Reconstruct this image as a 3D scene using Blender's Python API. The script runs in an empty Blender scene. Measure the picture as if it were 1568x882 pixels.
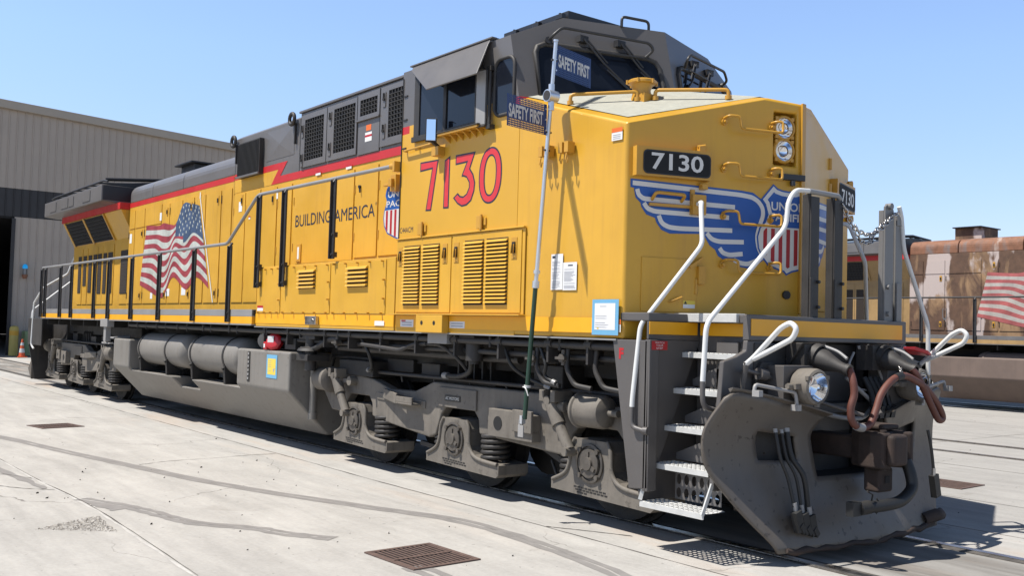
import bpy, bmesh, math, random
from mathutils import Vector, Matrix
random.seed(7)
R = math.radians
scene = bpy.context.scene
col = scene.collection
# ------------------------------------------------------------------ camera, sky, sun, exposure
cd = bpy.data.cameras.new('camera'); cam = bpy.data.objects.new('camera', cd); col.objects.link(cam)
rot = Matrix(((0.61216705, 0.01612335, 0.79056407), (0.79023383, -0.04783247, -0.6109358), (0.02796431, 0.99872523, -0.04202268)))
cam.matrix_world = Matrix.Translation((4.6887, -6.8775, 1.6064)) @ rot.to_4x4()
cd.sensor_width = 36; cd.lens = 34.9; cd.clip_start = 0.1; cd.clip_end = 3000
scene.camera = cam
SUN = Vector((-0.21, -0.48, 1.0)).normalized()      # direction towards the sun
world = bpy.data.worlds.new('World'); scene.world = world; world.use_nodes = True
wn = world.node_tree.nodes; bg = wn['Background']
sky = wn.new('ShaderNodeTexSky'); sky.sky_type = 'NISHITA'; sky.sun_disc = False
sky.sun_elevation = math.asin(SUN.z); sky.sun_rotation = math.atan2(SUN.x, SUN.y)
sky.air_density = 1.0; sky.dust_density = 0.6; sky.ozone_density = 1.6; sky.altitude = 100
wl = world.node_tree.links
wtc = wn.new('ShaderNodeTexCoord'); wsx = wn.new('ShaderNodeSeparateXYZ'); wl.new(wtc.outputs['Generated'], wsx.inputs[0])
wcr = wn.new('ShaderNodeValToRGB'); wl.new(wsx.outputs[2], wcr.inputs[0])      # tint by elevation: low sky brightened, upper sky dimmed to cut fill light
cr = wcr.color_ramp; cr.elements[0].position = 0.0; cr.elements[0].color = (.66, .66, .72, 1); cr.elements[1].position = .85; cr.elements[1].color = (.24, .23, .22, 1)
for p_, c_ in ((.10, (.74, .72, .82)), (.26, (.92, .93, 1.0)), (.42, (1.0, 1.0, 1.08)), (.56, (.42, .42, .42))): e_ = cr.elements.new(p_); e_.color = (*c_, 1)
wmx = wn.new('ShaderNodeMix'); wmx.data_type = 'RGBA'; wmx.blend_type = 'MULTIPLY'; wmx.inputs[0].default_value = 1
wl.new(sky.outputs[0], wmx.inputs[6]); wl.new(wcr.outputs[0], wmx.inputs[7]); wl.new(wmx.outputs[2], bg.inputs[0]); bg.inputs[1].default_value = 0.145
sl = bpy.data.lights.new('sun', 'SUN'); sl.energy = 5.0; sl.angle = R(0.5); sl.color = (1, 0.955, 0.89)
so = bpy.data.objects.new('sun', sl); col.objects.link(so); so.rotation_euler = SUN.to_track_quat('Z', 'Y').to_euler()
scene.view_settings.view_transform = 'Standard'; scene.view_settings.look = 'None'
scene.view_settings.exposure = 0.64; scene.view_settings.gamma = 1
scene.render.engine = 'CYCLES'

# ------------------------------------------------------------------ materials
ALB = .78
def mat(name, c, rough=.5, metal=0, var=.12, scale=2.5, bump=0., spec=.5, coat=0., ripple=0., speck=0., streak=0., streak_col=(.12, .09, .06), emit=None):
    m = bpy.data.materials.new(name); m.use_nodes = True
    nt = m.node_tree; N = nt.nodes; L = nt.links; b = N['Principled BSDF']
    b.inputs['Roughness'].default_value = rough; b.inputs['Metallic'].default_value = metal
    b.inputs['Specular IOR Level'].default_value = spec; b.inputs['Coat Weight'].default_value = coat
    b.inputs['Coat Roughness'].default_value = .12
    if not metal: c = [k * ALB for k in c]; streak_col = [k * ALB for k in streak_col]
    tc = N.new('ShaderNodeTexCoord')
    nz = N.new('ShaderNodeTexNoise'); nz.inputs['Scale'].default_value = scale; nz.inputs['Detail'].default_value = 7; nz.inputs['Roughness'].default_value = .62
    L.new(tc.outputs['Object'], nz.inputs['Vector'])
    mr = N.new('ShaderNodeMapRange'); mr.inputs[1].default_value = .3; mr.inputs[2].default_value = .7
    mr.inputs[3].default_value = 1 - var; mr.inputs[4].default_value = 1 + var
    L.new(nz.outputs['Fac'], mr.inputs[0])
    mx = N.new('ShaderNodeMix'); mx.data_type = 'RGBA'; mx.blend_type = 'MULTIPLY'; mx.inputs[0].default_value = 1
    mx.inputs[6].default_value = (*c, 1)
    L.new(mr.outputs[0], mx.inputs[7])
    out = mx.outputs[2]
    if streak:
        mp = N.new('ShaderNodeMapping'); mp.inputs['Scale'].default_value = (5, 5, .35)
        L.new(tc.outputs['Object'], mp.inputs[0])
        n2 = N.new('ShaderNodeTexNoise'); n2.inputs['Scale'].default_value = 2.2; n2.inputs['Detail'].default_value = 9; n2.inputs['Roughness'].default_value = .7
        L.new(mp.outputs[0], n2.inputs['Vector'])
        r2 = N.new('ShaderNodeMapRange'); r2.inputs[1].default_value = .52; r2.inputs[2].default_value = .8; r2.inputs[4].default_value = streak
        L.new(n2.outputs['Fac'], r2.inputs[0])
        m2 = N.new('ShaderNodeMix'); m2.data_type = 'RGBA'; m2.inputs[7].default_value = (*streak_col, 1)
        L.new(r2.outputs[0], m2.inputs[0]); L.new(out, m2.inputs[6]); out = m2.outputs[2]
    if speck:                                              # chips and flecks of dirt
        n5 = N.new('ShaderNodeTexNoise'); n5.inputs['Scale'].default_value = 21; n5.inputs['Detail'].default_value = 4; L.new(tc.outputs['Object'], n5.inputs['Vector'])
        n6 = N.new('ShaderNodeTexNoise'); n6.inputs['Scale'].default_value = 1.9; n6.inputs['Detail'].default_value = 4; L.new(tc.outputs['Object'], n6.inputs['Vector'])
        r5 = N.new('ShaderNodeMapRange'); r5.inputs[1].default_value = .62; r5.inputs[2].default_value = .68; r5.inputs[4].default_value = speck; L.new(n5.outputs['Fac'], r5.inputs[0])
        r6 = N.new('ShaderNodeMapRange'); r6.inputs[1].default_value = .40; r6.inputs[2].default_value = .60; L.new(n6.outputs['Fac'], r6.inputs[0])
        m5_ = N.new('ShaderNodeMath'); m5_.operation = 'MULTIPLY'; L.new(r5.outputs[0], m5_.inputs[0]); L.new(r6.outputs[0], m5_.inputs[1])
        m6_ = N.new('ShaderNodeMix'); m6_.data_type = 'RGBA'; m6_.inputs[7].default_value = (*[k * .6 for k in streak_col], 1); L.new(m5_.outputs[0], m6_.inputs[0]); L.new(out, m6_.inputs[6]); out = m6_.outputs[2]
    L.new(out, b.inputs['Base Color'])
    rr = N.new('ShaderNodeMapRange'); rr.inputs[1].default_value = .3; rr.inputs[2].default_value = .7
    rr.inputs[3].default_value = max(0.02, rough - .08); rr.inputs[4].default_value = min(1, rough + .1)
    L.new(nz.outputs['Fac'], rr.inputs[0]); L.new(rr.outputs[0], b.inputs['Roughness'])
    if bump:
        n3 = N.new('ShaderNodeTexNoise'); n3.inputs['Scale'].default_value = scale * 12; n3.inputs['Detail'].default_value = 5
        L.new(tc.outputs['Object'], n3.inputs['Vector'])
        bp = N.new('ShaderNodeBump'); bp.inputs['Strength'].default_value = bump; bp.inputs['Distance'].default_value = .02
        L.new(n3.outputs['Fac'], bp.inputs['Height']); L.new(bp.outputs[0], b.inputs['Normal'])
    if ripple:
        n4 = N.new('ShaderNodeTexNoise'); n4.inputs['Scale'].default_value = 1.7; n4.inputs['Detail'].default_value = 2
        L.new(tc.outputs['Object'], n4.inputs['Vector']); bp = N.new('ShaderNodeBump'); bp.inputs['Strength'].default_value = ripple; bp.inputs['Distance'].default_value = .06
        L.new(n4.outputs['Fac'], bp.inputs['Height']); L.new(bp.outputs[0], b.inputs['Normal'])
    if emit:
        b.inputs['Emission Color'].default_value = (*emit, 1); b.inputs['Emission Strength'].default_value = 1
    return m

M = {}
M['yellow'] = mat('armour yellow paint', (.69, .378, .037), .38, var=.07, scale=1.3, spec=.4, coat=.06, streak=.34, streak_col=(.43, .215, .045), ripple=.22)
M['yellow_worn'] = mat('sooty hood yellow', (.67, .366, .038), .42, var=.10, scale=1.1, spec=.4, coat=.03, streak=.62, streak_col=(.38, .205, .065), ripple=.25, speck=.25)
M['yellow_dark'] = mat('yellow hardware paint', (.60, .31, .035), .4, var=.08)
M['stripe'] = mat('yellow reflective stripe', (.92, .43, .010), .42, var=.04, scale=6)
M['grey'] = mat('harbour grey paint', (.140, .131, .126), .42, var=.07, scale=1.2, coat=.1, streak=.3, streak_col=(.085, .075, .065), ripple=.2)
M['grey_light'] = mat('light grey paint', (.33, .32, .31), .45, var=.06)
M['roof_pad'] = mat('non slip roof coating', (.40, .395, .33), .85, var=.1, scale=14, bump=.25)
M['red'] = mat('red stripe paint', (.55, .022, .022), .4, var=.05)
M['navy'] = mat('navy lettering', (.018, .026, .055), .4, var=.05)
M['digit_red'] = mat('red numeral film', (.66, .035, .04), .42, var=.06, scale=20)
M['blue'] = mat('shield blue', (.014, .095, .38), .38, var=.06)
M['white'] = mat('white film', (.66, .66, .64), .42, var=.05)
M['wing_grey'] = mat('pale grey wing film', (.76, .73, .68), .42, var=.05)
M['shield_red'] = mat('shield red', (.42, .012, .016), .4, var=.05)
M['black'] = mat('black paint', (.016, .016, .018), .45, var=.15)
M['dark'] = mat('dark opening', (.008, .008, .009), .8, var=.1)
M['glass'] = mat('tinted cab glass', (.012, .015, .023), .05, var=.3, scale=2, spec=.32)
M['frame_grey'] = mat('underframe grey', (.032, .029, .027), .6, var=.4, scale=3.5, bump=.05, streak=.6, streak_col=(.085, .07, .055))
M['tank'] = mat('fuel tank grey paint', (.215, .20, .178), .52, var=.14, scale=1.6, bump=.02, streak=.6, streak_col=(.12, .095, .072), ripple=.15, speck=.35)
M['truck'] = mat('dusty truck grey', (.165, .146, .122), .72, var=.28, scale=3.2, bump=.06, streak=.7, streak_col=(.058, .048, .039), speck=.45)
M['bogie_dark'] = mat('greasy steel', (.017, .015, .013), .65, var=.3, scale=6, bump=.2)
M['plow'] = mat('plow grey paint', (.115, .098, .081), .46, var=.10, scale=3.4, bump=.03, streak=.35, streak_col=(.055, .040, .030), ripple=.15, speck=.8)
M['step_grey'] = mat('step well grey', (.108, .099, .094), .48, var=.08)
M['white_rail'] = mat('white handrail paint', (.74, .74, .72), .38, var=.05, scale=8)
M['rail_grey'] = mat('handrail grey', (.28, .275, .27), .4, var=.08)
M['post'] = mat('black post paint', (.030, .029, .030), .45, var=.2)
M['tread'] = mat('galvanised tread', (.58, .58, .56), .45, var=.12, scale=10, bump=.1)
M['steel'] = mat('worn steel', (.42, .41, .40), .3, metal=1., var=.2, scale=9)
M['chrome'] = mat('lamp reflector', (.85, .86, .88), .06, metal=1., var=.04)
M['lens'] = mat('lamp lens', (.8, .83, .86), .03, var=.02, spec=1)
M['rust'] = mat('rusty coupler iron', (.040, .025, .019), .8, var=.5, scale=7, bump=.15)
M['hose_red'] = mat('red brown jumper cable', (.13, .042, .028), .6, var=.18, scale=6)
M['rubber'] = mat('black rubber hose', (.015, .015, .015), .6, var=.2)
M['alu'] = mat('aluminium pole', (.55, .57, .60), .32, metal=.7, var=.08)
M['green'] = mat('dark green pole paint', (.012, .050, .030), .4, var=.1)
M['flag_blue'] = mat('blue perforated flag', (.014, .045, .17), .45, var=.06)
M['tape'] = mat('blue painter tape', (.16, .42, .64), .6, var=.06)
M['paper'] = mat('white paper', (.78, .78, .77), .7, var=.02)
M['print'] = mat('faded print', (.36, .37, .42), .7, var=.1)
M['orange'] = mat('warning orange', (.80, .16, .02), .5, var=.04)
M['sign_red'] = mat('sign red', (.50, .012, .018), .4, var=.05)
M['yellow_sign'] = mat('notice yellow', (.82, .62, .08), .6, var=.05)
M['flag_red'] = mat('faded flag red', (.33, .045, .058), .45, var=.3, scale=5)
M['flag_white'] = mat('faded flag white', (.52, .54, .49), .45, var=.2, scale=5)
M['flag_navy'] = mat('faded flag blue', (.050, .085, .16), .45, var=.35, scale=5)
M['mirror'] = mat('mirror glass', (.75, .8, .85), .03, metal=1, var=.02)
M['cladding'] = mat('tan steel cladding', (.45, .38, .315), .6, var=.06, scale=.8, streak=.22, streak_col=(.26, .21, .17))
M['cladding_dark'] = mat('dark steel cladding', (.030, .027, .027), .55, var=.08)
M['fascia'] = mat('brown roof trim', (.42, .36, .29), .55, var=.05)
M['bollard'] = mat('faded yellow bollard', (.62, .47, .12), .6, var=.12)
M['cabinet'] = mat('pale green cabinet', (.30, .40, .20), .55, var=.1)
M['cone'] = mat('orange cone plastic', (.75, .12, .03), .5, var=.08)
M['drain'] = mat('rusty grate iron', (.115, .072, .058), .75, var=.25, scale=12, bump=.3)
M['drain_pit'] = mat('drain pit', (.012, .010, .010), .9)
M['tar'] = mat('tar seal', (.235, .222, .21), .8, var=.14, scale=5, bump=.15)
M['crack'] = mat('crack filler', (.085, .075, .065), .9, var=.5, scale=9)
M['gravel'] = mat('loose gravel', (.50, .46, .41), .9, var=.35, scale=40, bump=.5)
M['pebble'] = mat('dark pebble', (.05, .045, .04), .9, var=.4)
M['blue_lamp'] = mat('blue beacon lamp', (.02, .25, .6), .2, emit=(.0, .10, .22))
M['bronze'] = mat('brown lamp cap', (.25, .10, .05), .5)
M['cap_grey'] = mat('greasy axle cap', (.085, .074, .062), .5, var=.45, scale=9, streak=.6, streak_col=(.025, .02, .017))
M['w_flag_red'] = mat('burnt flag red', (.40, .10, .095), .6, var=.35, scale=3, streak=.4, streak_col=(.20, .12, .08))
M['w_flag_white'] = mat('burnt flag white', (.44, .40, .36), .6, var=.25, scale=3, streak=.4, streak_col=(.22, .14, .09))
M['slot'] = mat('brown grille slot', (.030, .019, .012), .8, var=.2)
M['joint_pale'] = mat('pale joint sealant', (.50, .485, .455), .85, var=.2, scale=7)
M['post_grey'] = mat('grey post paint', (.20, .195, .19), .45, var=.1)

def weather(name, base, rust, pale, s=1.1, lo=.44, hi=.62):
    m = bpy.data.materials.new(name); m.use_nodes = True
    nt = m.node_tree; N = nt.nodes; L = nt.links; b = N['Principled BSDF']; b.inputs['Roughness'].default_value = .75
    tc = N.new('ShaderNodeTexCoord')
    mp = N.new('ShaderNodeMapping'); mp.inputs['Scale'].default_value = (1.25, 1, .42); L.new(tc.outputs['Object'], mp.inputs[0])
    n1 = N.new('ShaderNodeTexNoise'); n1.inputs['Scale'].default_value = s; n1.inputs['Detail'].default_value = 9; n1.inputs['Roughness'].default_value = .6; n1.inputs['Distortion'].default_value = .6
    n2 = N.new('ShaderNodeTexNoise'); n2.inputs['Scale'].default_value = s * 1.25; n2.inputs['Detail'].default_value = 8
    mp2 = N.new('ShaderNodeMapping'); mp2.inputs['Location'].default_value = (7.3, 2, 4.1); mp2.inputs['Scale'].default_value = (1.2, 1, .5); L.new(tc.outputs['Object'], mp2.inputs[0])
    L.new(mp.outputs[0], n1.inputs['Vector']); L.new(mp2.outputs[0], n2.inputs['Vector'])
    r1 = N.new('ShaderNodeMapRange'); r1.inputs[1].default_value = lo; r1.inputs[2].default_value = lo + .10; L.new(n1.outputs['Fac'], r1.inputs[0])
    r2 = N.new('ShaderNodeMapRange'); r2.inputs[1].default_value = hi - .07; r2.inputs[2].default_value = hi - .03; L.new(n2.outputs['Fac'], r2.inputs[0])
    n3 = N.new('ShaderNodeTexNoise'); n3.inputs['Scale'].default_value = 7; n3.inputs['Detail'].default_value = 8; L.new(tc.outputs['Object'], n3.inputs['Vector'])
    rv = N.new('ShaderNodeMix'); rv.data_type = 'RGBA'; rv.inputs[6].default_value = (*[c * .45 for c in rust], 1); rv.inputs[7].default_value = (*[c * 1.7 for c in rust], 1); L.new(n3.outputs['Fac'], rv.inputs[0])
    a = N.new('ShaderNodeMix'); a.data_type = 'RGBA'; a.inputs[6].default_value = (*base, 1); L.new(rv.outputs[2], a.inputs[7]); L.new(r1.outputs[0], a.inputs[0])
    c = N.new('ShaderNodeMix'); c.data_type = 'RGBA'; L.new(a.outputs[2], c.inputs[6]); c.inputs[7].default_value = (*pale, 1); L.new(r2.outputs[0], c.inputs[0])
    L.new(c.outputs[2], b.inputs['Base Color'])
    return m
M['w_hood'] = weather('weathered burnt hood paint', (.27, .165, .085), (.085, .045, .026), (.40, .33, .30), lo=.38, hi=.60)
M['w_roof'] = weather('rusty hood roof', (.15, .12, .11), (.17, .075, .04), (.30, .22, .18), s=1.6, lo=.40, hi=.70)
M['w_yellow'] = mat('faded yellow', (.40, .25, .10), .6, var=.18, streak=.4)
M['w_grey'] = mat('faded grey', (.14, .135, .135), .6, var=.15, streak=.3)
M['w_tank'] = mat('brown dusty tank', (.165, .120, .098), .75, var=.16, streak=.3, streak_col=(.08, .06, .05))

def concrete():
    m = bpy.data.materials.new('sunlit concrete yard'); m.use_nodes = True
    nt = m.node_tree; N = nt.nodes; L = nt.links; b = N['Principled BSDF']; b.inputs['Roughness'].default_value = .88; b.inputs['Specular IOR Level'].default_value = .3
    tc = N.new('ShaderNodeTexCoord')
    def noise(sc, det, vec, dist=0, rough=.6):
        n = N.new('ShaderNodeTexNoise'); n.inputs['Scale'].default_value = sc; n.inputs['Detail'].default_value = det; n.inputs['Roughness'].default_value = rough; n.inputs['Distortion'].default_value = dist
        L.new(vec, n.inputs['Vector']); return n.outputs['Fac']
    def rng(s, a, b_, c, d):
        r = N.new('ShaderNodeMapRange'); r.inputs[1].default_value = a; r.inputs[2].default_value = b_; r.inputs[3].default_value = c; r.inputs[4].default_value = d
        L.new(s, r.inputs[0]); return r.outputs[0]
    O = tc.outputs['Object']
    mp = N.new('ShaderNodeMapping'); mp.inputs['Scale'].default_value = (.35, 2.2, 1); mp.inputs['Rotation'].default_value = (0, 0, R(14)); L.new(O, mp.inputs[0])
    big = noise(.45, 6, O); fine = noise(38, 6, O); stretch = noise(1.6, 8, mp.outputs[0], .4, .68); mid = noise(3.2, 8, O, .3, .7)
    def mulf(a, b_):
        x = N.new('ShaderNodeMath'); x.operation = 'MULTIPLY'; L.new(a, x.inputs[0]); L.new(b_, x.inputs[1]); return x.outputs[0]
    f = mulf(mulf(rng(big, .3, .7, .88, 1.06), rng(fine, .3, .7, .93, 1.06)), mulf(rng(stretch, .30, .62, .82, 1.04), rng(mid, .3, .7, .93, 1.05)))
    # small dark specks
    vo = N.new('ShaderNodeTexNoise'); vo.inputs['Scale'].default_value = 16; vo.inputs['Detail'].default_value = 3; L.new(O, vo.inputs['Vector'])
    f = mulf(f, rng(vo.outputs['Fac'], .27, .31, .72, 1.0))
    mx = N.new('ShaderNodeMix'); mx.data_type = 'RGBA'; mx.blend_type = 'MULTIPLY'; mx.inputs[0].default_value = 1
    mx.inputs[6].default_value = (.358, .345, .322, 1); L.new(f, mx.inputs[7])
    # rust tint near the track (band |y|<2) in patches
    sx = N.new('ShaderNodeSeparateXYZ'); L.new(O, sx.inputs[0])
    ya = N.new('ShaderNodeMath'); ya.operation = 'ABSOLUTE'; L.new(sx.outputs[1], ya.inputs[0])
    band = rng(ya.outputs[0], 1.2, 2.4, 1, 0); pt = rng(noise(.8, 6, mp.outputs[0]), .50, .68, 0, .55)
    t = mulf(band, pt)
    m2 = N.new('ShaderNodeMix'); m2.data_type = 'RGBA'; L.new(t, m2.inputs[0]); L.new(mx.outputs[2], m2.inputs[6]); m2.inputs[7].default_value = (.345, .25, .18, 1)
    # oil stain between the rails, darkened further to deepen the shade under the engine
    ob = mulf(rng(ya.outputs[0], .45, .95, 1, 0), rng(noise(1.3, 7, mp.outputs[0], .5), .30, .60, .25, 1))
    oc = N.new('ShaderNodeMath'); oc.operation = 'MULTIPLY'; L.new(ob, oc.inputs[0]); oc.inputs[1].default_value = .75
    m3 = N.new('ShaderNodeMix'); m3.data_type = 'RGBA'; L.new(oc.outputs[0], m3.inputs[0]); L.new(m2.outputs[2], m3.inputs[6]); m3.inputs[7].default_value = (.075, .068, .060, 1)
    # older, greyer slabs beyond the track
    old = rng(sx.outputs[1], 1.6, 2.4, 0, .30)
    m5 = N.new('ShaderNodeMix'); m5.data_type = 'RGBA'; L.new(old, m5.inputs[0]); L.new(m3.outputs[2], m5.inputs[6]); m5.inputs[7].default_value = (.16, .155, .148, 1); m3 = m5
    # fine wandering cracks
    wv = N.new('ShaderNodeTexNoise'); wv.inputs['Scale'].default_value = 1.1; wv.inputs['Detail'].default_value = 6; L.new(O, wv.inputs['Vector'])
    va = N.new('ShaderNodeVectorMath'); va.operation = 'MULTIPLY_ADD'; L.new(wv.outputs['Color'], va.inputs[0]); va.inputs[1].default_value = (.9, .9, 0); L.new(O, va.inputs[2])
    vr = N.new('ShaderNodeTexVoronoi'); vr.feature = 'DISTANCE_TO_EDGE'; vr.inputs['Scale'].default_value = .36; L.new(va.outputs[0], vr.inputs['Vector'])
    ck = mulf(rng(vr.outputs['Distance'], .0008, .0032, .75, 0), rng(noise(.55, 3, O), .48, .60, 0, 1))
    m6 = N.new('ShaderNodeMix'); m6.data_type = 'RGBA'; L.new(ck, m6.inputs[0]); L.new(m3.outputs[2], m6.inputs[6]); m6.inputs[7].default_value = (.10, .09, .08, 1); m3 = m6
    # scattered faint oil spots
    sp = rng(noise(.9, 4, O, 1.2), .66, .74, 0, .38)
    m4 = N.new('ShaderNodeMix'); m4.data_type = 'RGBA'; L.new(sp, m4.inputs[0]); L.new(m3.outputs[2], m4.inputs[6]); m4.inputs[7].default_value = (.20, .185, .165, 1)
    L.new(m4.outputs[2], b.inputs['Base Color'])
    bp = N.new('ShaderNodeBump'); bp.inputs['Strength'].default_value = .18; bp.inputs['Distance'].default_value = .01
    L.new(fine, bp.inputs['Height']); L.new(bp.outputs[0], b.inputs['Normal'])
    return m
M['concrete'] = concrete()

# ------------------------------------------------------------------ mesh helpers
class MB:
    def __init__(s): s.v = []; s.f = []; s.m = []; s.s = []
    def add(s, vs, fs, mi=0, smooth=False):
        o = len(s.v); s.v += [tuple(map(float, p)) for p in vs]
        for f in fs: s.f.append([o + i for i in f]); s.m.append(mi); s.s.append(smooth)
        return s
    def box(s, x0, x1, y0, y1, z0, z1, mi=0):
        return s.add([(x0, y0, z0), (x1, y0, z0), (x1, y1, z0), (x0, y1, z0), (x0, y0, z1), (x1, y0, z1), (x1, y1, z1), (x0, y1, z1)],
                     [(0, 3, 2, 1), (4, 5, 6, 7), (0, 1, 5, 4), (1, 2, 6, 5), (2, 3, 7, 6), (3, 0, 4, 7)], mi)
    def obox(s, c, ax, h, mi=0):
        c = Vector(c); A = [Vector(a).normalized() * k for a, k in zip(ax, h)]
        vs = [c + A[0] * i + A[1] * j + A[2] * k for k in (-1, 1) for i, j in ((-1, -1), (1, -1), (1, 1), (-1, 1))]
        return s.add(vs, [(0, 3, 2, 1), (4, 5, 6, 7), (0, 1, 5, 4), (1, 2, 6, 5), (2, 3, 7, 6), (3, 0, 4, 7)], mi)
    def bar(s, p, q, w, t, up=(0, 0, 1), mi=0):          # rectangular bar from p to q
        p, q = Vector(p), Vector(q); d = q - p; u = Vector(up)
        a = d.cross(u); a = a.normalized() if a.length > 1e-6 else Vector((1, 0, 0)); b = a.cross(d).normalized()
        return s.obox((p + q) / 2, (d, a, b), (d.length / 2, w / 2, t / 2), mi)
    def prism(s, pts, ax, a, b, mi=0, side=None):
        def P(p, k): return {'x': (k, p[0], p[1]), 'y': (p[0], k, p[1]), 'z': (p[0], p[1], k)}[ax]
        n = len(pts); vs = [P(p, a) for p in pts] + [P(p, b) for p in pts]
        s.add(vs, [tuple(range(n))[::-1], tuple(range(n, 2 * n))], mi)
        o = len(s.v) - 2 * n
        for i in range(n):
            j = (i + 1) % n; s.f.append([o + i, o + j, o + n + j, o + n + i]); s.m.append(mi if side is None else side); s.s.append(False)
        return s
    def tube(s, path, r, n=10, mi=0, closed=False):
        P = [Vector(p) for p in path]; k = len(P); rs = r if isinstance(r, (list, tuple)) else [r] * k
        vs = []; ref = None
        for i in range(k):
            t = (P[(i + 1) % k] - P[i - 1]) if closed or 0 < i < k - 1 else (P[1] - P[0] if i == 0 else P[-1] - P[-2])
            t.normalize()
            if ref is None: ref = Vector((0, 0, 1)) if abs(t.z) < .9 else Vector((1, 0, 0))
            a = ref - t * ref.dot(t)
            if a.length < 1e-5: a = t.orthogonal()
            a.normalize(); ref = a; b = t.cross(a)
            for j in range(n):
                g = 2 * math.pi * j / n; vs.append(P[i] + (a * math.cos(g) + b * math.sin(g)) * rs[i])
        fs = []
        for i in range(k if closed else k - 1):
            for j in range(n): fs.append((i * n + j, i * n + (j + 1) % n, ((i + 1) % k) * n + (j + 1) % n, ((i + 1) % k) * n + j))
        s.add(vs, fs, mi, True)
        if not closed: s.add(vs[:n] + vs[-n:], [tuple(range(n))[::-1], tuple(range(n, 2 * n))], mi)
        return s
    def cyl(s, p, q, r, n=24, mi=0, r2=None):
        return s.tube([p, q], [r, r if r2 is None else r2], n, mi)
    def lathe(s, prof, o, axis, n=32, mi=0):             # prof: (radius, height) pairs
        o = Vector(o); t = Vector(axis).normalized(); a = t.orthogonal().normalized(); b = t.cross(a)
        seg = [[prof[0]]]                                  # split the profile at sharp corners so they shade crisp
        for i in range(1, len(prof)):
            seg[-1].append(prof[i])
            if i < len(prof) - 1:
                d0 = Vector(prof[i]) - Vector(prof[i - 1]); d1 = Vector(prof[i + 1]) - Vector(prof[i])
                if d0.length > 1e-6 and d1.length > 1e-6 and d0.angle(d1) > .62: seg.append([prof[i]])
        if len(seg) > 1:
            for p in seg: s.lathe_part(p, o, t, a, b, n, mi)
            return s
        return s.lathe_part(prof, o, t, a, b, n, mi)
    def lathe_part(s, prof, o, t, a, b, n, mi):
        vs = []; k = len(prof)
        for r, h in prof:
            for j in range(n):
                g = 2 * math.pi * j / n; vs.append(o + t * h + (a * math.cos(g) + b * math.sin(g)) * max(r, 1e-4))
        fs = [(i * n + j, i * n + (j + 1) % n, (i + 1) * n + (j + 1) % n, (i + 1) * n + j) for i in range(k - 1) for j in range(n)]
        return s.add(vs, fs, mi, True)
    def poly(s, pts, fn, mi=0): return s if len(pts) < 3 else s.add([fn(*p) for p in pts], [tuple(range(len(pts)))], mi)
    def ribbon(s, path, w, fn, mi=0):                    # flat stroke of width w in a 2D map
        P = [Vector(p) for p in path]; k = len(P); vs = []
        for i in range(k):
            d0 = (P[i] - P[i - 1]).normalized() if i else None; d1 = (P[i + 1] - P[i]).normalized() if i < k - 1 else None
            d = (d0 + d1).normalized() if d0 and d1 else (d0 or d1)
            nn = Vector((-d.y, d.x)); c = 1 if not (d0 and d1) else max(.8, nn.dot(Vector((-d0.y, d0.x))))
            vs += [fn(*(P[i] + nn * w / 2 / c)), fn(*(P[i] - nn * w / 2 / c))]
        return s.add(vs, [(2 * i, 2 * i + 1, 2 * i + 3, 2 * i + 2) for i in range(k - 1)], mi)
    def build(s, name, mats, parent=None, bevel=0., seg=2, ang=35, fix=True, weld=False):
        me = bpy.data.meshes.new(name); me.from_pydata(s.v, [], s.f)
        for m in (mats if isinstance(mats, (list, tuple)) else [mats]): me.materials.append(M[m] if isinstance(m, str) else m)
        for p, mi, sm in zip(me.polygons, s.m, s.s): p.material_index = mi; p.use_smooth = sm
        if fix or weld:
            bm = bmesh.new(); bm.from_mesh(me)
            if weld: bmesh.ops.remove_doubles(bm, verts=bm.verts, dist=1e-4)
            if fix: bmesh.ops.recalc_face_normals(bm, faces=bm.faces)
            bm.to_mesh(me); bm.free()
        o = bpy.data.objects.new(name, me); col.objects.link(o); o.parent = parent
        if bevel:
            b = o.modifiers.new('bevel', 'BEVEL'); b.width = bevel; b.segments = seg; b.limit_method = 'ANGLE'; b.angle_limit = R(ang); b.harden_normals = False
            b.use_clamp_overlap = True
        return o

def cut(o, cutter):                                       # subtract a mesh from an object, for good
    c = cutter.build('cutter', 'dark')
    md = o.modifiers.new('cut', 'BOOLEAN'); md.operation = 'DIFFERENCE'; md.object = c; md.solver = 'EXACT'
    if len(o.modifiers) > 1: o.modifiers.move(len(o.modifiers) - 1, 0)
    saved = [(m, m.show_viewport) for m in o.modifiers if m != md]
    for m, _ in saved: m.show_viewport = False
    dg = bpy.context.evaluated_depsgraph_get(); dg.update()
    me = bpy.data.meshes.new_from_object(o.evaluated_get(dg))
    for m, sv in saved: m.show_viewport = sv
    o.modifiers.remove(md); old = o.data; me.name = old.name; o.data = me
    bpy.data.meshes.remove(old); cm = c.data; bpy.data.objects.remove(c); bpy.data.meshes.remove(cm)

def thing(name, label, cat, loc=(0, 0, 0), group=None):
    o = bpy.data.objects.new(name, None); col.objects.link(o); o.location = loc; o.empty_display_size = .2
    return tag(o, label, cat, group)
def tag(o, label, cat, group=None):
    o['label'] = label; o['category'] = cat
    if group: o['group'] = group
    return o
def struct(o, kind='structure'): o['kind'] = kind; return o
def inst(o, parent, loc=(0, 0, 0)):
    c = o.copy(); col.objects.link(c); c.parent = parent; c.location = Vector(o.location) + Vector(loc)
    for ch in list(o.children): inst(ch, c)
    return c

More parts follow.
